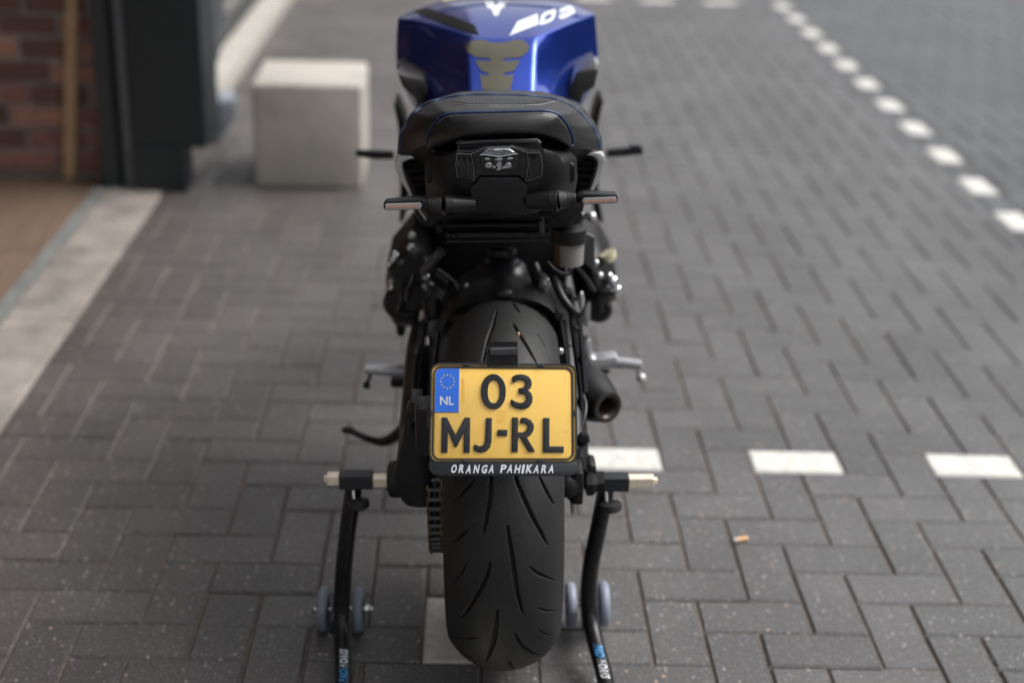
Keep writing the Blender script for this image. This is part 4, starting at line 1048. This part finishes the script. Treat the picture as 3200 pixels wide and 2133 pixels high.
for xs in ((762, 812), (1325, 1378)):
    for x_ in xs:
        mb = MB(); slab(mb, [(x_ - 12, 240), (x_ + 12, 240), (x_ + 14, 385), (x_ - 2, 385)], Z2, -.1052, .002); mb.build('led_strip', m_lensgrey, tlo)
for k in range(40):
    x_ = 745 + k * 16.6; y0, y1 = 150 + max(0, 12 - abs(k - 20)) * -1.5, 168 + abs(k - 20) * .9
    mb = MB(); px_tube(mb, [(x_, 132), (x_, y0 + 6)], Z2, -.1008, .0006, 4); mb.build('lens_rib', m_lensgrey, tlo)
for x_ in (755, 950, 1060, 1180):
    mb = MB(); slab(mb, [(x_ - 6, 106), (x_ + 6, 106), (x_ + 6, 122), (x_ - 6, 122)], Z2, -.102, .003); mb.build('lens_tab', m_lensgrey, tlo)
mb = MB(); px_tube(mb, [(720, 124), (900, 108), (1100, 100), (1385, 94), (1412, 120)], Z2, -.101, .001); mb.build('lens_edge', m_lensgrey, tlo, smooth=60)
mb = MB(); px_tube(mb, [(735, 192), (845, 192), (972, 150)], Z2, -.102, .0022); px_tube(mb, [(1168, 146), (1302, 184), (1398, 184)], Z2, -.102, .0022); mb.build_each('light_bezel', m_gloss, tlo, smooth=60)

# ---- silver tail side panels and dark louvres
for pts_, lv in (([(497, 206), (380, 222), (300, 230), (240, 246), (220, 270), (222, 330), (262, 430), (345, 560), (420, 690), (470, 760), (478, 745), (400, 620), (372, 572), (312, 430), (280, 330), (284, 282), (340, 258), (470, 232)], -1),
                 ([(1648, 188), (1720, 186), (1820, 194), (1900, 208), (1936, 240), (1942, 275), (1910, 380), (1850, 500), (1815, 560), (1770, 640), (1755, 635), (1810, 520), (1852, 400), (1878, 300), (1870, 255), (1840, 232), (1760, 222), (1660, 210)], 1)):
    mb = MB(); slab(mb, pts_, Z2, .02, .03, b=.0025); mb.build('tail_side_panel', m_silver, bike, smooth=40)
mb = MB(); slab(mb, [(285, 262), (470, 232), (480, 560), (390, 585), (330, 430), (290, 330)], Z2, .06, .14, b=.006); slab(mb, [(1660, 215), (1860, 240), (1866, 300), (1840, 420), (1790, 540), (1690, 560)], Z2, .06, .14, b=.006)
mb.build_each('subframe_cover', m_decalblack, bike)
for y_ in (300, 350, 410, 470):
    mb = MB(); px_tube(mb, [(300 + (y_ - 300) * .5, y_), (460, y_ - 8)], Z2, .05, .006, 8); mb.build('louvre', m_decalblack, bike, smooth=50)
    mb = MB(); px_tube(mb, [(1710, y_ - 20), (1860 - (y_ - 300) * .25, y_ - 14)], Z2, .05, .006, 8); mb.build('louvre', m_decalblack, bike, smooth=50)
mb = MB(); slab(mb, [(450, 560), (620, 600), (900, 640), (900, 720), (560, 770), (480, 720), (420, 640)], Z2, .0, .10, b=.008); slab(mb, [(1400, 660), (1560, 640), (1770, 600), (1760, 680), (1640, 790), (1560, 800), (1480, 700)], Z2, .02, .08, b=.008)
mb.build_each('undertail', m_plastic, bike, smooth=40)

# ---- rear indicators
def indicator(hous, strip, stalk, rings, cyl, label):
    root = MB(); slab(root, hous, Z2, -.112, .020, b=.0035); ro_ = root.build('rear_indicator', m_satin, bike, smooth=35, label=label)
    mb = MB(); slab(mb, strip, Z2, -.1142, .004, b=.0008); mb.build('led_bed', m_ledbed, ro_)
    a, b = stalk; mb = MB(); mb.tube([B(Z2(*a[:2]), -.10), B(Z2(*b[:2]), -.10)], [a[2], b[2]], n=16)
    for rr in rings: mb.tube([B(Z2(rr[0] - 5, rr[1]), -.10), B(Z2(rr[0] + 5, rr[1]), -.10)], rr[2], n=16)
    mb.build('stalk', m_rubber, ro_, smooth=50)
    c0, c1 = cyl; mb = MB(); mb.tube([B(Z2(*c0[:2]), -.10), B(Z2(*c0[:2]), -.10) + (B(Z2(*c1[:2]), -.09) - B(Z2(*c0[:2]), -.10)) * .04, B(Z2(*c0[:2]), -.10) + (B(Z2(*c1[:2]), -.09) - B(Z2(*c0[:2]), -.10)) * .26, B(Z2(*c0[:2]), -.10) + (B(Z2(*c1[:2]), -.09) - B(Z2(*c0[:2]), -.10)) * .27, B(Z2(*c1[:2]), -.09)], [c0[2] * .85, c0[2], c0[2], c0[2] * .93, c1[2]], n=28)
    mb.build('mount', m_satin, ro_, smooth=40)
    return ro_
il = indicator([(122, 648), (128, 622), (148, 606), (385, 580), (470, 584), (488, 600), (486, 655), (440, 668), (160, 677), (132, 668)], [(138, 630), (150, 622), (425, 612), (438, 636), (428, 662), (152, 674), (138, 662)], ((600, 632, .014), (478, 620, .0075)), ((505, 622, .010), (528, 624, .011), (550, 626, .012)), ((612, 630, .0165), (870, 622, .011)), 'left rear indicator with amber lights')
ir = indicator([(1735, 600), (1738, 572), (1700, 560), (1755, 536), (2028, 545), (2044, 575), (2040, 605), (2018, 619), (1755, 627)], [(1748, 592), (1762, 575), (2022, 564), (2034, 590), (2020, 613), (1760, 624)], ((1562, 590, .015), (1700, 574, .0075)), ((1632, 582, .012), (1655, 580, .011), (1678, 578, .010)), ((1560, 594, .0165), (1300, 600, .011)), 'right rear indicator with amber lights')
for root_, x0, x1, y0, y1 in ((il, 160, 394, 647, 637), (ir, 1775, 2008, 602, 590)):
    for k in range(12):
        u = k / 11; px_ = (x0 + (x1 - x0) * u, y0 + (y1 - y0) * u)
        mb = MB(); slab(mb, [(px_[0] - 6, px_[1] - 7), (px_[0] + 6, px_[1] - 7), (px_[0] + 6, px_[1] + 7), (px_[0] - 6, px_[1] + 7)], Z2, -.1152, .0012); mb.build('led', m_led, root_)

# ---- number plate: plane through its centre, tilted back
PC = B((1157, 949), -.278)
el = radians(30); Nn = np.array([0.0, -cos(el), sin(el)])
def PP(p, h=0.0):                      # photo point (in ZP units) -> plate plane lifted by h
    d = lray(*ZP(*p)); c = PC + Nn * h; t = ((c - CL) @ Nn) / (d @ Nn); return CL + d * t
def pl_prism(mb, pts_, h0, h1, mi=0, b=0.0): return mb.prism([PP(p, 0) + Nn * h1 for p in pts_], [PP(p, 0) + Nn * h0 for p in pts_], mi, b)
def rrect(x0, y0, x1, y1, r, n=6, corners=None):
    """corners: TL,TR,BR,BL positions for a keystoned rectangle"""
    c = corners or [(x0, y0), (x1, y0), (x1, y1), (x0, y1)]; o = []
    for i in range(4):
        p = np.array(c[i], float); a = np.array(c[i - 1], float); b = np.array(c[(i + 1) % 4], float)
        u = (a - p) / np.linalg.norm(a - p) * r; v = (b - p) / np.linalg.norm(b - p) * r
        for k in range(n + 1):
            t = k / n * pi / 2; o.append(tuple(p + u * (1 - sin(t)) + v * (1 - cos(t))))
    return o
plate = MB(); pl_prism(plate, rrect(0, 0, 0, 0, 105, corners=[(122, 72), (1974, 90), (1980, 1330), (100, 1332)]), -.0015, .0, 0, .0004)
plo = plate.build('number_plate', m_plate, bike, smooth=30, label='yellow number plate')
field = MB(); pl_prism(field, rrect(0, 0, 0, 0, 75, corners=[(166, 126), (1912, 142), (1922, 1286), (150, 1282)]), .0001, .0012, 0, .0006); field.build('raised_field', m_plate, plo, smooth=50)
eu = MB(); q = rrect(0, 0, 0, 0, 75, corners=[(172, 128), (478, 128), (468, 692), (156, 692)]); 
arcpts = [p for p in q if p[0] < 300 and p[1] < 250]
pl_prism(eu, arcpts + [(478, 128), (468, 692), (156, 692)], .0012, .0016); eu.build('country_field', m_eu, plo)
mb = MB(); pl_prism(mb, [(150, 690), (470, 690), (470, 697), (150, 697)], .0013, .0017); mb.build('field_line', m_charside, plo)
# beads of the holder and the dark line round the raised field
def ring_mesh(o, i, h0, h1):
    mb = MB(); n = len(o); O1 = [PP(p) + Nn * h1 for p in o]; I1 = [PP(p) + Nn * h1 for p in i]; O0 = [PP(p) + Nn * h0 for p in o]; I0 = [PP(p) + Nn * h0 for p in i]
    mb.grid(np.array([O0, O1, I1, I0]), close=True); return mb
ring_mesh(rrect(0, 0, 0, 0, 105, corners=[(142, 96), (1944, 112), (1954, 1312), (120, 1312)]), rrect(0, 0, 0, 0, 84, corners=[(158, 118), (1922, 134), (1932, 1292), (142, 1292)]), .0, .0022).build('clip_bead', m_frame, plo, smooth=40)
ofr = rrect(0, 0, 0, 0, 120, corners=[(112, 54), (1988, 72), (1996, 1330), (84, 1330)]); ifr = rrect(0, 0, 0, 0, 104, corners=[(124, 78), (1970, 96), (1978, 1326), (104, 1326)])
hold = ring_mesh(ofr, ifr, -.006, .003)
pl_prism(hold, rrect(0, 0, 0, 0, 100, corners=[(82, 1332), (1994, 1336), (1992, 1512), (78, 1506)])[7:21] + [(82, 1336)] if False else [(88, 1322), (1992, 1324), (1994, 1400), (1985, 1455), (1955, 1492), (1900, 1512), (190, 1508), (135, 1490), (98, 1450), (78, 1400)], -.004, .0022, 0, .0012)
pl_prism(hold, rrect(0, 0, 0, 0, 100, corners=[(122, 72), (1974, 90), (1985, 1400), (90, 1400)]), -.006, -.0018)
for cx_, cy_, wv in ((568, 83, 42), (1528, 96, 42)): pl_prism(hold, [(cx_ - wv, cy_ - 16), (cx_ + wv, cy_ - 16), (cx_ + wv, cy_ + 14), (cx_ - wv, cy_ + 14)], .0, .004, 0, .0006)
for cx_, cy_, wv in ((552, 1318, 46), (1525, 1318, 46)): pl_prism(hold, [(cx_ - wv, cy_ - 14), (cx_ + wv, cy_ - 14), (cx_ + wv, cy_ + 20), (cx_ - wv, cy_ + 20)], .0, .004, 0, .0006)
for cx_, cy_ in ((112, 700), (1968, 705)): pl_prism(hold, [(cx_ - 12, cy_ - 40), (cx_ + 12, cy_ - 40), (cx_ + 12, cy_ + 40), (cx_ - 12, cy_ + 40)], .0, .004, 0, .0006)
hlo = hold.build('plate_holder', m_frame, bike, smooth=30)
mb = MB(); pl_prism(mb, [(500, 1345), (504, 1345), (508, 1508), (504, 1508)], .0022, .0025); mb.build('crack', m_decalblack, hlo)
# bracket arm joining holder and swingarm
MB().prism([PP(p) - Nn * .006 for p in ((95, 600), (700, 600), (700, 900), (95, 900))], [PP(p) - Nn * .018 for p in ((40, 600), (700, 600), (700, 900), (40, 900))], b=.002).build('bracket_arm', m_satin, bike)
# characters
three = [(1160, 235), (1200, 212), (1260, 203), (1320, 208), (1375, 235), (1405, 280), (1412, 330), (1398, 378), (1362, 408), (1400, 440), (1422, 495), (1418, 560), (1388, 615), (1332, 648), (1270, 656), (1200, 640), (1142, 604), (1140, 535), (1150, 524), (1200, 556), (1260, 572), (1308, 562), (1336, 530), (1336, 492), (1310, 464), (1245, 457), (1240, 383), (1290, 378), (1322, 352), (1330, 322), (1312, 292), (1262, 280), (1215, 288), (1168, 318), (1160, 300)]
Mc = [(252, 758), (318, 758), (430, 982), (548, 759), (618, 762), (612, 1215), (530, 1212), (535, 955), (445, 1140), (415, 1140), (330, 930), (325, 1213), (243, 1213)]
Jc = [(822, 765), (897, 765), (893, 1070), (872, 1145), (825, 1195), (745, 1214), (690, 1198), (663, 1175), (665, 1112), (682, 1106), (740, 1130), (786, 1116), (808, 1075)]
Hc = [(970, 917), (1096, 917), (1095, 998), (965, 998)]
Rc = [(1157, 758), (1237, 760), (1232, 950), (1300, 950), (1343, 922), (1358, 885), (1343, 850), (1305, 836), (1262, 835), (1262, 790), (1280, 760), (1340, 764), (1400, 793), (1434, 845), (1440, 890), (1425, 945), (1392, 988), (1347, 1015), (1455, 1200), (1370, 1206), (1258, 1020), (1233, 1018), (1230, 1205), (1148, 1205)]
Lc = [(1558, 765), (1640, 765), (1638, 1130), (1823, 1132), (1822, 1212), (1554, 1210)]
for nm, pts_ in (('digit_three', three), ('letter_m', Mc), ('letter_j', Jc), ('hyphen', Hc), ('letter_r', Rc), ('letter_l', Lc)):
    c = np.mean(pts_, axis=0)
    mb = MB(); pl_prism(mb, pts_, .0012, .0036, 0, .0007); mb.build(nm, m_char, plo, smooth=25)
    bm = bmesh.new(); vv = [bm.verts.new((x, y, 0)) for x, y in pts_]; bm.faces.new(vv); bm.normal_update()
    bmesh.ops.inset_region(bm, faces=bm.faces[:], thickness=7, use_outset=True) if False else None
    bm.free()
mb = MB(); Z0o = ell(916, 427, 160, 227, 44, 2.15); Z0i = ell(921, 427, 77, 147, 44, 2.3)
Z0o2 = ell(916, 427, 154, 221, 44, 2.15); Z0i2 = ell(921, 427, 83, 153, 44, 2.3)
mb.grid(np.array([[PP(p) + Nn * h for p in L] for L, h in ((Z0o, .0012), (Z0o, .003), (Z0o2, .0036), (Z0i2, .0036), (Z0i, .003), (Z0i, .0012))]), close=True); mb.build('digit_zero', m_char, plo, smooth=25)
def flat_text(s, x0, y0, x1, y1, h, m, par, name, shear=0, offset=0, vertical=False, spacing=1.0, slope=0.0):
    TV, TF = text_polys(s, shear, offset, spacing)
    vs = []
    for u, v in TV:
        if vertical: p = (x1 - (x1 - x0) * v - slope * u, y1 - (y1 - y0) * u)
        else: p = (x0 + (x1 - x0) * u, y1 - (y1 - y0) * v + slope * u)
        vs.append(PP(p) + Nn * h)
    return MB().add(vs, TF).build(name, m, par)
flat_text('NL', 228, 487, 405, 598, .0019, m_white, plo, 'lettering', offset=.018)
# comic style capitals on the holder, one by one with their own slant
def glyph(ch, x0, x1, y0, y1, sk, h=.0027):
    TV, TF = text_polys(ch, 0, .035)
    vs = [PP((x0 + (x1 - x0) * u + sk * (v - .5) * 60, y1 - (y1 - y0) * v)) + Nn * h for u, v in TV]
    MB().add(vs, TF).build('letter_' + ch.lower(), m_white, hlo)
xs = [(374, 444), (474, 542), (566, 632), (664, 732), (766, 836), (860, 926), None, (1010, 1082), (1096, 1166), (1192, 1262), (1284, 1314), (1340, 1422), (1436, 1506), (1536, 1606), (1628, 1698)]
for ch, xx in zip('ORANGA PAHIKARA', xs):
    if xx: glyph(ch, xx[0], xx[1], 1366 + random.uniform(-4, 4), 1476 + random.uniform(-4, 4), .35)
flat_text('2256002684', 500, 262, 542, 582, .0015, m_emboss, plo, 'serial_print', offset=-.012, vertical=True, slope=0)
flat_text('70477', 955, 792, 1075, 836, .0015, m_emboss, plo, 'serial_print', offset=-.012)
flat_text('NL', 992, 700, 1052, 748, .0015, m_emboss, plo, 'serial_print', offset=-.012)
ring_mesh(ell(1022, 722, 57, 54, 30, 2), ell(1022, 722, 53, 50, 30, 2), .0012, .00155).build('seal_ring', m_emboss, plo)
for k in range(12):
    a = 2 * pi * k / 12; cx_, cy_ = 324 + 87 * sin(a), 297 - 86 * cos(a)
    for rr, m_, h_ in ((18, m_staredge, .0018), (14.5, m_star, .0020)):
        pts_ = [(cx_ + (rr if q % 2 == 0 else rr * .45) * sin(pi * q / 5), cy_ - (rr if q % 2 == 0 else rr * .45) * cos(pi * q / 5)) for q in range(10)]
        mb = MB(); c_ = PP((cx_, cy_)) + Nn * h_; mb.add([c_] + [PP(p) + Nn * h_ for p in pts_], [(0, 1 + q, 1 + (q + 1) % 10) for q in range(10)]); mb.build('star', m_, plo)
for cx_, cy_, rr in ((1856, 945, 7), (1807, 918, 4), (1692, 873, 3), (695, 422, 3), (962, 394, 3), (1145, 438, 3), (880, 1255, 4), (1580, 1222, 5), (342, 1050, 3), (403, 868, 3), (1505, 340, 2.5), (1810, 560, 2.5), (1100, 300, 2)):
    mb = MB(); c_ = PP((cx_, cy_)) + Nn * .0014; mb.add([PP((cx_ + rr * cos(a), cy_ + rr * sin(a))) + Nn * .0014 for a in np.linspace(0, 2 * pi, 8)[:-1]], [tuple(range(7))]); mb.build('dirt_speck', m_charside, plo)
# plate lamp on its stem
mb = MB(); slab(mb, [(992, 436), (1220, 434), (1222, 470), (1218, 508), (1196, 512), (1020, 510), (990, 496)], Z3, -.300, .022, b=.0035)
lamp = mb.build('plate_lamp', m_gloss, bike, smooth=35)
mb = MB(); slab(mb, [(1012, 448), (1196, 446), (1214, 440), (1216, 488), (1196, 492), (1014, 492)], Z3, -.3025, .004, b=.001); mb.build('lamp_face', m_lamp, lamp)
mb = MB(); slab(mb, [(990, 500), (1220, 500), (1220, 575), (990, 575)], Z3, -.278, .006, b=.001); mb.build('lamp_stem', m_frame, lamp)
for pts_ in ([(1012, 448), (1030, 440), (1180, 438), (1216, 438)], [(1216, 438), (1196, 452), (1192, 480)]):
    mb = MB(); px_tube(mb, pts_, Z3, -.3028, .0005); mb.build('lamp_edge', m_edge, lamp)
# small stone stuck in the tread
h_ = hit_tyre(Z3(1222, 338)); ph = h_[1] / WR; xx_ = CR * sin(h_[0] / CR); r__ = rprof(xx_)
MB().ball((xx_, -r__ * sin(ph), WZ + r__ * cos(ph)), .0032, sc=(.8, 1, 1.3)).build('tread_pebble', m_wood, wo_, smooth=60)

# ================================================================ PADDOCK STAND
stand = empty('paddock_stand', BLOC, BROT)
tag(stand, 'black tubular rear stand on small grey castors lifting the motorcycle', 'motorcycle stand')
fr_ = MB()
LP = [B((812, 1112), .0), B((810, 1140), .0), B((801, 1200), .0), B((791, 1290), .0), B((786, 1370), -.0), B((785, 1425), -.012), B((787, 1480), -.05), B((789, 1567), -.14)]
LP += [np.array([LP[-1][0] + .01, -.32, .055]), np.array([LP[-1][0] + .06, -.50, .05]), np.array([-.02, -.53, .05])]
RP = [B((1391, 1112), .0), B((1389, 1140), .0), B((1374, 1215), .0), B((1357, 1300), .0), B((1352, 1360), .0), B((1356, 1415), -.010), B((1368, 1475), -.05), B((1392, 1567), -.14)]
RP += [np.array([RP[-1][0] + .0, -.32, .055]), np.array([RP[-1][0] - .05, -.50, .05]), np.array([-.02, -.53, .05])]
fr_.tube(LP, .0150, n=20, smooth=6); fr_.tube(RP, .0150, n=20, smooth=6)
sto = fr_.build('frame', m_standblack, stand, smooth=60)
for sgn, pix in ((-1, dict(hex1=(751, 781), blk=(780, 857), hex2=(856, 898), knob=(744, 753), y=1100, yk=1160, xk=824)), (1, dict(hex1=(1442, 1502), blk=(1366, 1444), hex2=(1358, 1367), knob=(1501, 1510), y=1105, yk=1166, xk=1404))):
    yv = pix['y']; yb = -.01
    def bar(x0, x1, hh, m, name, b=.001, dy=0):
        a = B((x0, yv + dy), yb); c = B((x1, yv + dy + (x1 - x0) * .02), yb)
        return MB().box(tuple((a + c) / 2), (abs(c[0] - a[0]), hh, hh), b=b).build(name, m, stand)
    bar(*pix['blk'], .026, m_frame, 'slider_block', .0015)
    bar(*pix['hex1'], .0185, m_zinc, 'slider_bar', .002, dy=-2); bar(*pix['hex2'], .0185, m_zinc if sgn < 0 else m_zincpink, 'slider_bar', .002, dy=2 if sgn < 0 else 0)
    bar(*pix['knob'], .010, m_zinc, 'end_pin', .002, dy=-2)
    a = B((pix['xk'] - 12, 1125), -.012); MB().tube([a, B((pix['xk'] - 12 + (2 if sgn < 0 else 2), 1152), -.02)], .0035, n=10).build('clamp_bolt', m_bolt, stand, smooth=50)
    c = B((pix['xk'], pix['yk'] - 3), -.03); kb = MB().lathe(c, (.1, -.2, -1), [(-.008, .014), (-.006, .0185), (.005, .0185), (.008, .014)], n=14).build('clamp_knob', m_rubber, stand, smooth=40)
CR_ = .0425
for xs_ in (((743, 1396), (823, 1400), 'l'), ((1311, 1380), (1387, 1378), 'r')):
    ctrs = []
    for (px_, py_) in xs_[:2]:
        c = B((px_, py_), .075); ctrs.append(c)
        cw = MB().lathe((c[0] - .0095, c[1], CR_ + (c[2] - CR_) * .5), (1, 0, 0), [(0, .024), (0, .036), (.003, .0405), (.0095, CR_), (.016, .0405), (.019, .036), (.019, .024)], n=36, cap=False).build('castor_wheel', m_castor, stand, smooth=60)
        MB().lathe((c[0] - .0085, c[1], CR_ + (c[2] - CR_) * .5), (1, 0, 0), [(0, .024), (.017, .024)], n=20).build('hub', m_castorhub, cw, smooth=40)
    zc = CR_ + (ctrs[0][2] - CR_) * .5
    ex_ = .0 if xs_[2] == 'r' else .022
    mb = MB().tube([(ctrs[0][0] - ex_, ctrs[0][1], zc), (ctrs[1][0] + ex_, ctrs[1][1], zc)], .004, n=10)
    if ex_: mb.lathe((ctrs[0][0] - .022, ctrs[0][1], zc), (1, 0, 0), [(0, .006), (.006, .007)], n=6).lathe((ctrs[1][0] + .014, ctrs[1][1], zc), (1, 0, 0), [(0, .007), (.007, .007), (.013, .003)], n=6)
    mb.build('castor_axle', m_bolt, stand, smooth=40)
    mb = MB().box(((ctrs[0][0] + ctrs[1][0]) / 2, .045, zc + .01), (.028, .09, .03), b=.003); mb.build('castor_mount', m_castorhub, stand)
fb = bvh_of([sto])
TV, TF = text_polys('PRO', shear=.3, offset=.03)
TW, TG = text_polys('WORKS', shear=.3, offset=.03)
place_text(TV, TF, lambda u, v: (799 - 20 * v, 1568 - 33 * u), fb, m_cyan, stand, 'lettering')
place_text(TW, TG, lambda u, v: (799 - 19 * v, 1534 - 45 * u), fb, m_white, stand, 'lettering')
place_text(TV, TF, lambda u, v: (1362 + 21 * v + 7 * u, 1478 + 30 * u), fb, m_cyan, stand, 'lettering')
place_text(TW, TG, lambda u, v: (1370 + 21 * v + 11 * u, 1511 + 46 * u), fb, m_white, stand, 'lettering')
